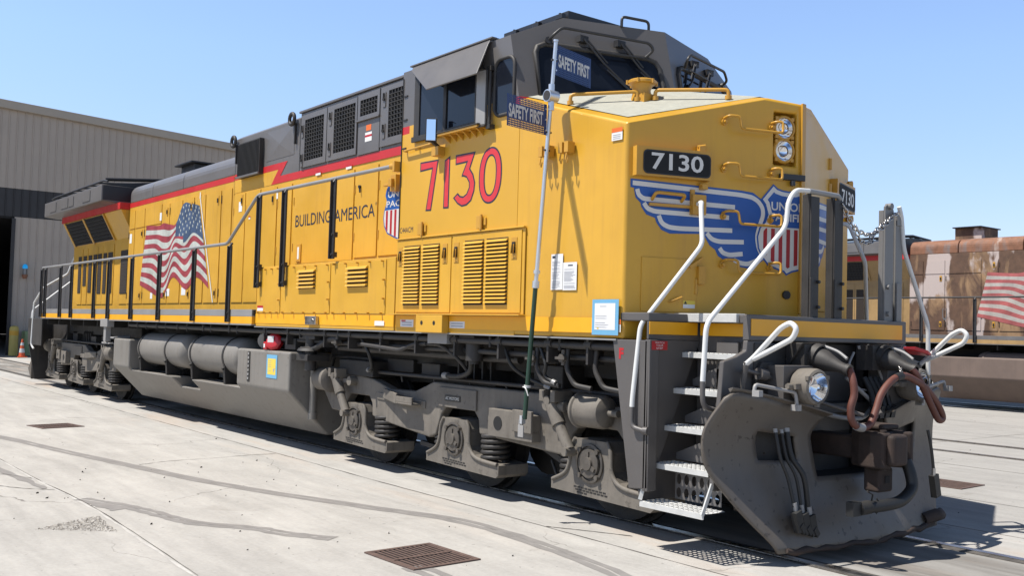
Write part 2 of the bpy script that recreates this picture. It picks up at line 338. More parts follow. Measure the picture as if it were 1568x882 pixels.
_font = {}
def text2d(body, w, h, bold=0.0):
    """filled letters as (verts2d, faces), fitted to w x h with the origin at the lower left"""
    k = (body, bold)
    if k not in _font:
        cu = bpy.data.curves.new('t', 'FONT'); cu.body = body; cu.offset = bold; cu.resolution_u = 3; cu.fill_mode = 'FRONT'
        o = bpy.data.objects.new('t', cu); col.objects.link(o)
        dg = bpy.context.evaluated_depsgraph_get(); dg.update()
        me = bpy.data.meshes.new_from_object(o.evaluated_get(dg))
        _font[k] = ([(v.co.x, v.co.y) for v in me.vertices], [tuple(p.vertices) for p in me.polygons])
        bpy.data.objects.remove(o); bpy.data.curves.remove(cu); bpy.data.meshes.remove(me)
    V, F = _font[k]
    x0 = min(v[0] for v in V); x1 = max(v[0] for v in V); y0 = min(v[1] for v in V); y1 = max(v[1] for v in V)
    return [((a - x0) / (x1 - x0) * w, (b - y0) / (y1 - y0) * h) for a, b in V], F
def put_text(mb, body, x, z, w, h, fn, mi=0, bold=0.01):
    V, F = text2d(body, w, h, bold)
    mb.add([fn(x + a, z + b) for a, b in V], F, mi)

def rrect(x0, x1, z0, z1, r, n=5):
    o = []
    for cx, cz, a0 in ((x1 - r, z1 - r, 0), (x0 + r, z1 - r, 90), (x0 + r, z0 + r, 180), (x1 - r, z0 + r, 270)):
        for i in range(n + 1):
            a = R(a0 + 90 * i / n); o.append((cx + r * math.cos(a), cz + r * math.sin(a)))
    return o
def smooth(pts, n=6):                                      # Catmull-Rom through points
    P = [Vector(p) for p in pts]; o = []
    for i in range(len(P) - 1):
        a = P[max(i - 1, 0)]; b = P[i]; c = P[i + 1]; d = P[min(i + 2, len(P) - 1)]
        for k in range(n):
            t = k / n
            o.append(.5 * ((2 * b) + (c - a) * t + (2 * a - 5 * b + 4 * c - d) * t * t + (3 * b - a - 3 * c + d) * t ** 3))
    return o + [P[-1]]
def rounded(pts, r, n=5):                                  # polyline with its inner corners rounded
    P = [Vector(p) for p in pts]; o = [P[0]]
    for i in range(1, len(P) - 1):
        a, b, c = P[i - 1], P[i], P[i + 1]; u = a - b; v = c - b; k = min(r, u.length * .45, v.length * .45)
        p, q = b + u.normalized() * k, b + v.normalized() * k
        for j in range(n + 1):
            t = j / n; o.append(p * (1 - t) ** 2 + b * 2 * t * (1 - t) + q * t * t)
    return o + [P[-1]]

# ------------------------------------------------------------------ ground, tracks
g = MB(); g.add([(-900, -700, -.012), (500, -700, -.012), (500, 900, -.012), (-900, 900, -.012)], [(0, 1, 2, 3)])
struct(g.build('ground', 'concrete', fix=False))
def track(yc, x0, x1, nm='railway_track'):
    o = MB()
    for s in (-1, 1):
        y = yc + s * .755
        o.box(x0, x1, y - .036, y + .036, -.05, .002, 0)             # polished head
        o.box(x0, x1, y - .11 if s > 0 else y + .036, y - .036 if s > 0 else y + .11, -.05, -.007, 1)   # flangeway
        o.box(x0, x1, y + .036 if s > 0 else y - .07, y + .07 if s > 0 else y - .036, -.05, -.006, 1)
    return struct(o.build(nm, ['steel', 'crack'], fix=False))
track(0, -120, 60); track(8.05, -120, 60); track(18.08, -120, 60)
def flat_strip(name, path, w, m, z=-.0098, wob=.02):
    pts = smooth([(a, b, 0) for a, b in path], 7); vs = []; rnd = random.Random(len(path) * 13 + int(path[0][0] * 10))
    for i, p in enumerate(pts):
        d = (pts[min(i + 1, len(pts) - 1)] - pts[max(i - 1, 0)]).normalized(); nn = Vector((-d.y, d.x, 0))
        ww = (w[0] + (w[1] - w[0]) * i / (len(pts) - 1)) / 2 if isinstance(w, tuple) else w / 2
        vs += [p + nn * (ww + rnd.uniform(-wob, wob)) + Vector((0, 0, z)), p - nn * (ww + rnd.uniform(-wob, wob)) + Vector((0, 0, z))]
    o = MB(); o.add(vs, [(2 * i, 2 * i + 1, 2 * i + 3, 2 * i + 2) for i in range(len(pts) - 1)])
    return struct(o.build(name, m, fix=False))
def double_strip(name, path, w, gap, m, z=-.0102):
    for s in (-1, 1):
        pp = []
        P = [Vector(p) for p in path]
        for i, p in enumerate(P):
            d = (P[min(i + 1, len(P) - 1)] - P[max(i - 1, 0)]).normalized(); pp.append(tuple(p + Vector((-d.y, d.x)) * s * (w + gap) / 2))
        flat_strip(name, pp, w, m, z, .012)
double_strip('ground_tar_seam', [(-14.5, -5.2), (-9.96, -4.10), (-8.2, -3.76), (-6.57, -3.42), (-4.84, -3.02), (-3.28, -2.46), (-2.24, -2.05), (-1.20, -2.03), (-.12, -2.18), (1.0, -2.55), (2.5, -3.3)], .075, .012, 'tar')
double_strip('ground_tar_seam', [(-4.7, -4.42), (-4.10, -4.17), (-3.5, -4.03), (-3.15, -3.93), (-2.75, -3.62), (-2.45, -3.50), (-2.1, -3.27)], .07, .008, 'tar')
flat_strip('ground_tar_seam', [(-4.6, -4.42), (-4.3, -4.36), (-4.02, -4.27)], (.05, .16), 'tar', -.0095)
double_strip('ground_tar_seam', [(-1.05, -3.24), (-.6, -3.22), (.1, -3.35), (.9, -3.8)], .075, .03, 'tar')
flat_strip('ground_tar_seam', [(-7.6, -4.75), (-6.2, -4.62), (-5.4, -4.55)], (.12, .05), 'tar', -.0092)
for y in (-1.56, 1.62): flat_strip('ground_joint', [(x, y + .008 * math.sin(x * 1.7)) for x in [-60 + 1.5 * i for i in range(48)]], .016, 'crack', -.0106, .007)
flat_strip('ground_joint', [(-7.8, -4.53), (-6, -4.50), (-4.6, -4.45), (-3.3, -4.47), (-1.54, -4.53), (1.5, -4.56)], .022, 'joint_pale', -.0104, .012)
flat_strip('ground_joint', [(-7.8, -4.515), (-6, -4.49), (-4.6, -4.435), (-3.3, -4.45), (-1.54, -4.515)], .008, 'crack', -.0090, .005)
flat_strip('ground_crack', [(-6.6, -3.32), (-6.75, -2.9), (-6.78, -2.4), (-6.86, -1.9), (-6.84, -1.58)], .012, 'crack', -.0090, .006)
flat_strip('ground_crack', [(-5.3, -4.5), (-5.55, -4.75), (-5.9, -4.95), (-6.2, -5.2)], .012, 'crack', -.0090, .006)
flat_strip('ground_crack', [(-6.1, -4.52), (-6.5, -4.70), (-6.6, -4.9)], .012, 'crack', -.0090, .006)
flat_strip('ground_crack', [(-1.65, -1.55), (-1.52, -1.48), (-1.3, -1.35), (-1.0, -1.2)], .014, 'crack', -.0090, .006)
for p in ([(-30, 3.2), (-10, 3.2), (8, 3.2)], [(-40, 5.9), (-10, 5.8), (9, 5.9)], [(-40, 10.6), (0, 10.6), (20, 10.6)], [(-50, 12.9), (0, 13.0), (20, 13)], [(-50, 15.3), (0, 15.3), (20, 15.2)]):
    flat_strip('ground_joint', p, .012, 'crack', -.0106, .005)
for x in (-24, -17.5, -11, -3.8, 2.4): flat_strip('ground_joint', [(x, 2), (x + .03, 6), (x, 10.5), (x, 16)], .014, 'crack', -.0108, .005)
# loose gravel in the broken corner, pebbles
gv = MB(); rnd = random.Random(3)
gp = [(-3.52, -5.02), (-3.78, -4.50), (-3.25, -4.52), (-3.1, -4.62)]
for k in range(1100):
    a, b = rnd.random(), rnd.random()
    if a + b > 1: a, b = 1 - a, 1 - b
    A, B, C_ = ((-3.52, -5.05), (-3.85, -4.5), (-3.12, -4.55))
    x = A[0] + a * (B[0] - A[0]) + b * (C_[0] - A[0]); y = A[1] + a * (B[1] - A[1]) + b * (C_[1] - A[1]); r = rnd.uniform(.0018, .0042)
    gv.obox((x, y, -.010 + r * .4), (Vector((rnd.random(), rnd.random() - .5, .1)), Vector((-.5, rnd.random(), .2)), Vector((0, .2, 1))), (r, r * .8, r * .5))
struct(gv.build('loose_gravel', 'gravel', fix=False), 'stuff')
pb = MB()
for k in range(110):
    x = rnd.uniform(-9, 3.5); y = rnd.uniform(-5.4, -1.5) if k % 5 else rnd.uniform(2, 8); r = rnd.choice((.003, .004, .005, .006, .009))
    pb.obox((x, y, -.010 + r * .4), ((rnd.random(), rnd.random() - .5, .1), (-.5, rnd.random() + .1, .2), (0, .2, 1)), (r, r * .8, r * .6))
struct(pb.build('pebbles', 'pebble', fix=False), 'stuff')

def drain(label, corners, group):
    P = [Vector((a, b, 0)) for a, b in corners]; c = sum(P, Vector()) / 4
    t = thing('drain_grate', label, 'drain', c, group)
    U = ((P[1] - P[0]) + (P[2] - P[3])) / 2; Vv = ((P[3] - P[0]) + (P[2] - P[1])) / 2
    u, v = U.normalized(), (Vv - U.normalized() * Vv.dot(U.normalized())).normalized(); a, b = U.length / 2, Vv.length / 2
    pit = MB(); pit.obox((0, 0, -.0115), (u, v, (0, 0, 1)), (a, b, .001)); pit.build('pit', 'drain_pit', t)
    f = MB()
    for s in (-1, 1):
        f.obox(u * s * (a - .018) + Vector((0, 0, -.0075)), (u, v, (0, 0, 1)), (.018, b, .006)); f.obox(v * s * (b - .018) + Vector((0, 0, -.0075)), (u, v, (0, 0, 1)), (a - .036, .018, .006))
    f.obox((0, 0, -.0078), (u, v, (0, 0, 1)), (.016, b - .036, .006)); f.build('frame', 'drain', t, .002)
    br = MB(); n = 13
    for s in (-1, 1):
        for i in range(n):
            w = -b + .05 + (2 * b - .1) * i / (n - 1)
            br.obox(u * s * (a / 2 + .008 - .009) + v * w + Vector((0, 0, -.0065)), (u, v, (0, 0, 1)), (a / 2 - .026, .0095, .0015))
    br.build('bars', 'drain', t)
    return t
drain('large rusty iron floor grate in the near concrete', [(-1.576, -3.325), (-.917, -3.266), (-.991, -2.733), (-1.573, -2.723)][::-1], 'drain grates in the concrete')
drain('small rusty floor grate in the open concrete opposite the air tanks', [(-11.25, -3.43), (-10.75, -3.43), (-10.9, -2.75), (-11.5, -2.95)], 'drain grates in the concrete')
drain('dark floor grate beyond the plow between the tracks', [(-1.95, 3.72), (-.9, 3.78), (-1.0, 4.34), (-2.0, 4.30)], 'drain grates in the concrete')

# ------------------------------------------------------------------ shed in the background
shed = thing('engine_shed', 'long tan steel clad engine shed with dark band over an open door', 'building', (-40, 6, 0))
def ribbed(y0, y1, zb, zt, pitch=.305, d=.035):             # ribbed cladding, front face at x=0 in shed space; zb, zt: functions of y
    o = MB(); y = y0; pts = []
    while y < y1 - 1e-6:
        for f, dd in ((0, 0), (.80, 0), (.86, d), (.94, d)): pts.append((y + f * pitch, dd))
        y += pitch
    pts = [p for p in pts if p[0] <= y1] + [(y1, 0)]
    vs = [];
    for yy, dd in pts: vs += [(dd, yy, zb(yy)), (dd, yy, zt(yy))]
    o.add(vs, [(2 * i, 2 * i + 2, 2 * i + 3, 2 * i + 1) for i in range(len(pts) - 1)])
    return o
roofz = lambda y: 10.30 - .0488 * (y + 6 - 1.0)              # y in shed space (world y - 6)
ribbed(-36, 12, lambda y: 6.84, lambda y: roofz(y) - .2).build('wall', 'cladding', shed, fix=False)
ribbed(-36, 12, lambda y: 5.68, lambda y: 6.83).build('wall_band', 'cladding_dark', shed, fix=False)
ribbed(-4.25, 12, lambda y: 0, lambda y: 5.67).build('wall', 'cladding', shed, fix=False)
ribbed(-36, -12, lambda y: 0, lambda y: 5.67).build('wall', 'cladding', shed, fix=False)
b = MB(); b.box(-50, -.06, -36, 12, 5.60, 5.66); b.box(-50, -.06, 11.9, 12, 0, 5.6); b.box(-50, -49.9, -36, 12, 0, 5.6); b.box(-.16, -.05, -4.26, 11.9, 0, 5.6); b.box(-.16, -.05, -36, -12, 0, 5.6)
b.box(-.16, -.05, -36, 12, 5.66, 9.3)
b.build('interior', 'dark', shed)
b = MB()
for y in (-36,): b.prism([(-36, roofz(-36) - .22), (12.2, roofz(12.2) - .22), (12.2, roofz(12.2) + .12), (-36, roofz(-36) + .12)], 'x', .05, .22)
b.build('fascia', 'fascia', shed, .01)
b = MB(); b.prism([(-36, roofz(-36)), (12.2, roofz(12.2)), (12.2, roofz(12.2) + .12), (-36, roofz(-36) + .12)], 'x', -50, .04); b.build('roof', 'cladding', shed)
for y in (-4.36, -12.05): b = MB(); b.box(.04, .10, y, y + .14, 0, 5.6); b.build('door_frame', 'cladding_dark', shed)
# wall beacon
t = thing('wall_beacon', 'small blue topped signal light on the shed wall beside the doorway', 'signal light', (-39.93, 2.2, 3.2))
o = MB(); o.box(-.04, .02, -.06, .06, .05, .42); o.cyl((.08, 0, .1), (.08, 0, .35), .05, 12); o.box(0, .12, -.02, .02, .2, .26); o.build('bracket', 'rail_grey', t)
o = MB(); o.lathe([(0, 0), (.1, .0), (.1, .1), (.06, .17), (0, .19)], (.1, 0, .36), (0, 0, 1), 14); o.build('lamp', 'blue_lamp', t)
o = MB(); o.lathe([(0, 0), (.07, 0), (.11, .1), (.11, .18), (0, .18)], (.1, 0, -.06), (0, 0, 1), 14); o.build('lamp_cap', 'bronze', t)
# bollard, cabinet, cone, machine beside the door
t = thing('bollard', 'round faded yellow bollard with orange band beside the shed door', 'bollard', (-39.2, 1.78, 0))
o = MB(); o.lathe([(0, 0), (.17, 0), (.17, 1.08), (.15, 1.16), (.08, 1.2), (0, 1.21)], (0, 0, 0), (0, 0, 1), 20); o.build('post', 'bollard', t)
o = MB(); o.lathe([(.174, .82), (.174, 1.0)], (0, 0, 0), (0, 0, 1), 20); o.build('band', mat('orange yellow band', (.75, .40, .03), .5), t)
t = thing('utility_cabinet', 'pale green utility cabinet standing against the shed wall', 'cabinet', (-39.6, 2.42, 0))
o = MB(); o.box(-.28, .3, -.22, .36, 0, 1.0); o.build('body', 'cabinet', t, .02); o = MB(); o.box(.3, .32, -.17, .3, .1, .92); o.build('door', 'cabinet', t, .005)
o = MB(); o.box(.32, .35, .2, .23, .48, .6); o.build('handle', 'post', t)
t = thing('traffic_cone', 'orange traffic cone with two white bands near the bollard', 'traffic cone', (-37.6, 1.78, 0))
o = MB(); o.box(-.17, .17, -.17, .17, 0, .03); o.build('base', 'cone', t, .01)
o = MB(); o.lathe([(.125, .03), (.03, .70), (.0, .705)], (0, 0, 0), (0, 0, 1), 18); o.build('body', 'cone', t)
for a_, b_, c_, d_ in ((.108, .18, .085, .34), (.068, .46, .052, .57)): o = MB(); o.lathe([(a_, b_), (c_, d_)], (0, 0, 0), (0, 0, 1), 18); o.build('band', 'white', t)
t = thing('welding_machine', 'blue wheeled workshop machine half hidden by the rear platform', 'machine', (-37.2, 2.45, 0))
o = MB(); o.box(-.3, .3, -.3, .35, .18, .78); o.build('body', mat('machine blue', (.05, .22, .42), .5), t, .03)
o = MB(); o.box(-.25, .25, -.22, .28, .78, .95); o.box(-.05, .2, .0, .25, .95, 1.08); o.build('control_panel', 'grey_light', t, .01)
for y in (-.25, .3):
    o = MB(); o.cyl((.2, y - .04, .1), (.2, y + .04, .1), .1, 16); o.build('wheel', 'rubber', t)
o = MB(); o.tube(rounded([(-.3, -.25, .7), (-.5, -.25, 1.0), (-.5, .3, 1.0), (-.3, .3, .7)], .06), .018); o.build('handle', 'post', t)
t = thing('gas_trolley', 'dark red workshop trolley seen beyond the rear walkway', 'trolley', (-37.6, 3.6, 0))
o = MB(); o.prism([(-.35, .15), (.35, .15), (.35, 1.95), (.1, 1.95), (-.35, 1.1)], 'x', -.25, .25); o.build('body', mat('dull red enamel', (.12, .018, .018), .5), t, .02)
for y in (-.3, .3):
    o = MB(); o.cyl((.0, y - .04, .15), (.0, y + .04, .15), .15, 16); o.build('wheel', 'rubber', t)

# ------------------------------------------------------------------ locomotive body
AX = (-1.50, -3.51, -5.55); AXR = (-15.85, -17.86, -19.85)
def side(off=0., y=-1.08): return lambda x, z: (x, y - off, z)

def rear_body(root, W=False):
    """radiator end, rear hood, walkway sill, tank, rear truck: shared by both locomotives"""
    YL, GR, RF = ('w_hood', 'w_grey', 'w_roof') if W else ('yellow_worn', 'grey', 'grey')
    TK = 'w_tank' if W else 'tank'
    # deck + side sill
    o = MB(); o.box(-19.55, -7.78 if not W else -.5, -1.55, 1.55, 1.70, 1.775); o.box(-20.3, -.15, -.72, .72, .98, 1.69)
    for k in range(19):
        x = -19.3 + k * .98
        if x < -1.2:
            o.box(x, x + .03, -1.47, -.72, 1.44, 1.565); o.box(x, x + .03, .72, 1.47, 1.44, 1.565)
    o.build('underframe', 'bogie_dark', root, .006)
    e = -7.80 if not W else -.6
    sl_ = o = MB(); o.box(-19.55, e, -1.562, -1.44, 1.684, 1.778, 0); o.box(-19.55, e, -1.560, -1.44, 1.585, 1.6835, 1); o.box(-19.55, e, -1.566, -1.44, 1.565, 1.5845, 0)
    o.box(-19.55, e, 1.44, 1.56, 1.566, 1.776, 0)
    o.build('side_sill', ['rail_grey' if not W else 'w_grey', 'stripe' if not W else 'w_yellow'], root, .004)
    # ------- radiator section
    rad = MB(); rad.prism([(-.98, 1.776), (-.98, 3.20), (-1.24, 3.715), (1.24, 3.715), (.98, 3.20), (.98, 1.776)], 'x', -19.3, -14.95)
    rad = rad.build('radiator_housing', 'w_yellow' if W else 'yellow_worn', root, .008)
    s = MB()
    s.box(-19.32, -14.93, -1.262, 1.262, 3.716, 3.845, 0); s.build('red_band', 'red', rad)
    wg = MB(); wg.prism([(-1.26, 3.846), (-1.55, 3.87), (-1.55, 4.18), (1.55, 4.18), (1.55, 3.87), (1.26, 3.846)], 'x', -19.72, -15.18)
    wg.build('radiator_wing', GR, rad, .012)
    for x in (-19.2, -18.2, -17.6, -16.5):
        wp = MB(); wp.box(x, x + .55 if x != -17.6 else x + .4, -1.562, -1.551, 3.93, 4.13)
        wp.build('wing_hatch', GR, rad, .004)
    rf = MB(); rf.prism([(-1.53, 4.182), (-.5, 4.34), (.5, 4.34), (1.53, 4.182)], 'x', -19.7, -15.2)
    fr = MB(); fr.box(-15.185, -15.172, -1.52, 1.52, 3.89, 4.172)
    rf.add(fr.v, fr.f, 0); rf.build('radiator_roof', 'black', rad, .004)
    gd = MB()
    for y0 in (-1.42, -.1, 1.2):
        gd.tube(rounded([(-19.6, y0, 4.28), (-19.4, y0, 4.42 if abs(y0) < .5 else 4.30), (-15.5, y0, 4.42 if abs(y0) < .5 else 4.30), (-15.25, y0, 4.26)], .05), .022, 6)
    for k in range(8):
        x = -19.3 + k * .55; gd.tube([(x, -1.42, 4.30), (x, -.1, 4.42), (x, 1.2, 4.30)], .016, 6)
    gd.tube([(-15.4, -1.42, 4.32), (-15.4, -.1, 4.44), (-15.4, .8, 4.38)], .03, 6); gd.build('fan_guard', 'post', rad)
    for x0, x1 in ((-19.05, -17.62), (-17.52, -16.12)):
        q = MB(); f = lambda x, t, d=0: (x, -.98 - .26 * t - .006 - d * .9, 3.20 + .515 * t - d * .45)
        q.add([f(x0, .05), f(x1, .05), f(x1, .95), f(x0, .95), f(x0, .05, .012), f(x1, .05, .012), f(x1, .95, .012), f(x0, .95, .012)], [(4, 5, 6, 7), (0, 1, 5, 4), (1, 2, 6, 5), (2, 3, 7, 6), (3, 0, 4, 7)], 0)
        for k in range(15):
            x = x0 + (x1 - x0) * (k + .5) / 15; q.bar(f(x, .05, .016), f(x, .95, .016), .012, .012, mi=1)
        for k in range(8): t = .05 + .9 * k / 7; q.bar(f(x0, t, .018), f(x1, t, .018), .014, .012, mi=1)
        for a, bb in ((x0 - .045, x0), (x1, x1 + .045)): q.bar(f((a + bb) / 2, 0, .012), f((a + bb) / 2, 1, .012), .05, .03, mi=2)
        q.build('intake_screen', ['dark', 'bogie_dark', 'yellow_dark' if not W else 'w_yellow'], rad)
    for i, (xa, xb, za) in enumerate(((-18.79, -18.55, 2.15), (-18.38, -18.14, 2.3), (-17.97, -17.72, 2.15), (-17.6, -17.33, 2.3), (-17.24, -16.99, 2.12), (-16.85, -16.62, 2.12), (-16.51, -16.21, 2.12), (-15.64, -15.20, 2.10))):
        q = MB(); q.box(xa - .06, xb + .06, -.994, -.981, 1.9, 3.12); q.box(xa, xb, -1.003, -.9945, za, 2.96, 1)
        for k in range(16): q.box(xa + .01, xb - .01, -1.006, -1.0035, za + .02 + (2.92 - za) * k / 16, za + .026 + (2.92 - za) * k / 16, 2)
        q.build('louvre_door', [YL if not W else 'w_yellow', 'slot', 'bogie_dark'], rad)
    # ------- rear hood
    hd = MB(); hd.prism([(-1.08, 1.776), (-1.08, 3.83), (1.08, 3.83), (1.08, 1.776)], 'x', -14.9, -9.765)
    hd = hd.build('engine_hood', YL, root, .006)
    pr = [(-1.08, 3.831), (-1.08, 3.98)] + [(-1.08 + .2 * (1 - math.cos(R(a))), 3.98 + .2 * math.sin(R(a))) for a in range(15, 91, 15)] + [(-.5, 4.23)]
    pr += [(-y, z) for y, z in pr[::-1]]
    for xa, xb in ((-14.9, -13.62), (-13.6, -12.02), (-12.0, -9.765)):
        q = MB(); q.prism(pr, 'x', xa, xb); q.build('hood_roof', RF, hd, .02, 3, 50)
    if not W:
        q = MB(); q.poly([(-14.9, 3.74), (-9.77, 3.74), (-9.77, 3.83), (-14.9, 3.83)], side(.003)); q.build('stripe_film', 'red', hd, fix=False)
    doors = [(-14.85, -14.53), (-14.5, -13.95), (-13.92, -13.02), (-12.98, -12.6), (-12.57, -11.97), (-11.93, -11.42), (-11.38, -10.91), (-10.87, -10.25), (-10.21, -9.82)]
    for i, (a, c) in enumerate(doors):
        q = MB(); top = 3.64 if i > 2 else 3.30
        q.box(a, c, -1.094, -1.0805, 1.90, top)
        if top < 3.5: q.box(a, c, -1.094, -1.0805, 3.325, 3.66)
        for z in ((2.05, 3.5) if i > 2 else (2.05, 3.2)):
            if i % 2: q.box(c - .13, c - .07, -1.102, -1.0945, z - .07, z + .07, 1); q.box(c - .115, c - .085, -1.115, -1.1025, z - .04, z + .03, 2)
            else: q.cyl((a + .008, -1.098, z - .06), (a + .008, -1.098, z + .06), .009, 8, 2)
        q.build('hood_door', [YL, 'yellow_dark', 'bogie_dark'], hd)
    if not W:
        for a, z, w, h in ((-13.45, 1.98, .12, .11), (-12.63, 2.02, .19, .13), (-11.85, 2.03, .20, .13), (-13.1, 3.37, .10, .14), (-14.8, 3.05, .13, .18)): q = MB(); q.add([(a, -1.096, z), (a + w, -1.096, z), (a + w, -1.096, z + h), (a, -1.096, z + h)], [(0, 1, 2, 3)]); q.build('sticker', 'paper', hd, fix=False)
    # exhaust stack + horn on the roof
    q = MB(); q.box(-14.05, -13.35, -.42, .42, 4.22, 4.52); st = q.build('exhaust_stack', 'black' if not W else 'w_hood', root, .01)
    q = MB(); q.box(-14.15 if not W else -14.07, -13.25 if not W else -13.33, -.52, .52, 4.52, 4.55); q.build('stack_lid', 'black', st, .005)
    q = MB()
    for dy in (-.14, .05): q.cyl((-10.35, -.55 + dy, 4.34), (-10.05, -.55 + dy, 4.34), .07, 16, r2=.12); q.cyl((-10.05, -.55 + dy, 4.34), (-10.045, -.55 + dy, 4.34), .12, 16)
    q.box(-10.4, -10.1, -.7, -.4, 4.2, 4.3)
    if not W: q.build('horn', 'black', root)
    # ------- fuel tank
    pf = [(-1.5, 1.25), (-1.5, .76), (-.95, .20), (.95, .20), (1.5, .76), (1.5, 1.25)]
    q = MB(); q.prism(pf, 'x', -14.12, -6.74); tk = q.build('fuel_tank', TK, root, .03, 3)
    c = MB(); c.box(-13.2, -8.38, -2, -.78, .715, 2); cut(tk, c); c = MB(); c.box(-11.12, -10.24, -2, -.82, .555, .9); cut(tk, c)
    q = MB(); q.box(-8.01, -7.93, -1.508, -1.502, .82, 1.22, 0)
    for k in range(7): q.cyl((-7.97, -1.509, .86 + k * .055), (-7.97, -1.513, .86 + k * .055), .018, 10, 1)
    q.build('fuel_gauge', ['bogie_dark', 'grey_light'], tk, .003)
    q = MB(); q.tube([(-6.66, -1.2, 1.1), (-6.66, -1.2, .5)], .045, 12); q.tube([(-6.66, -1.2, .5), (-6.66, -1.2, .42)], .055, 12); q.build('drain_pipe', TK, tk)
    for xa, xb, st_ in ((-13.02, -10.68, (-12.78, -11.45)), (-10.55, -8.46, (-10.3, -9.0))):
        q = MB(); r = .272; L_ = xb - xa
        q.lathe([(0, 0), (.09, .012), (.17, .04), (.23, .085), (.262, .13), (r, .18), (r, L_ - .18), (.262, L_ - .13), (.23, L_ - .085), (.17, L_ - .04), (.09, L_ - .012), (0, L_)], (xa, -1.19, 1.115), (1, 0, 0), 40)
        at = q.build('air_tank', TK, root)
        for x in st_:
            q = MB(); q.lathe([(r + .001, -.025), (r + .01, -.025), (r + .01, .025), (r + .001, .025)], (x, -1.19, 1.115), (1, 0, 0), 36); q.build('strap', 'frame_grey' if not W else TK, at)
            q = MB(); q.prism([(-1.42, .72), (-1.44, .98), (-1.39, .98), (-1.30, .85), (-1.15, .80), (-1.0, .85), (-1.0, .72)], 'x', x - .035, x + .035); q.cyl((x, -1.46, .93), (x, -1.36, .98), .022, 10); q.build('saddle', 'bogie_dark' if not W else TK, at, .004)
    # ------- railing along the walkway
    ps = [-19.48, -19.12, -17.79, -16.89, -15.22, -14.28, -12.91, -11.48, -9.92, -8.56]
    if W: ps += [-7.2, -5.9]
    q = MB(); z = 2.70
    if W: q.tube([(-20.1, -1.56, z), (-4.8, -1.56, z)], .021, 10)
    else:
        q.tube(rounded([(-19.55, -1.56, 2.71), (-8.73, -1.56, 2.70), (-7.76, -1.55, 3.30), (-4.30, -1.55, 3.29)], .09, 6), .023, 12)
    hr = q.build('handrail', 'rail_grey' if not W else 'post', root)
    for x in ps:
        q = MB(); q.box(x - .035, x + .035, -1.59, -1.567, 1.60, 2.66); q.box(x - .035, x - .023, -1.62, -1.59, 1.60, 2.66)
        q.cyl((x, -1.60, 2.64), (x, -1.56, 2.70), .018, 8)
        for zz in (1.63, 1.73): q.cyl((x + .01, -1.59, zz), (x + .01, -1.605, zz), .012, 8)
        q.build('post', 'post', hr, .003)
    return dict(hood=hd, rail=hr, tank=tk)

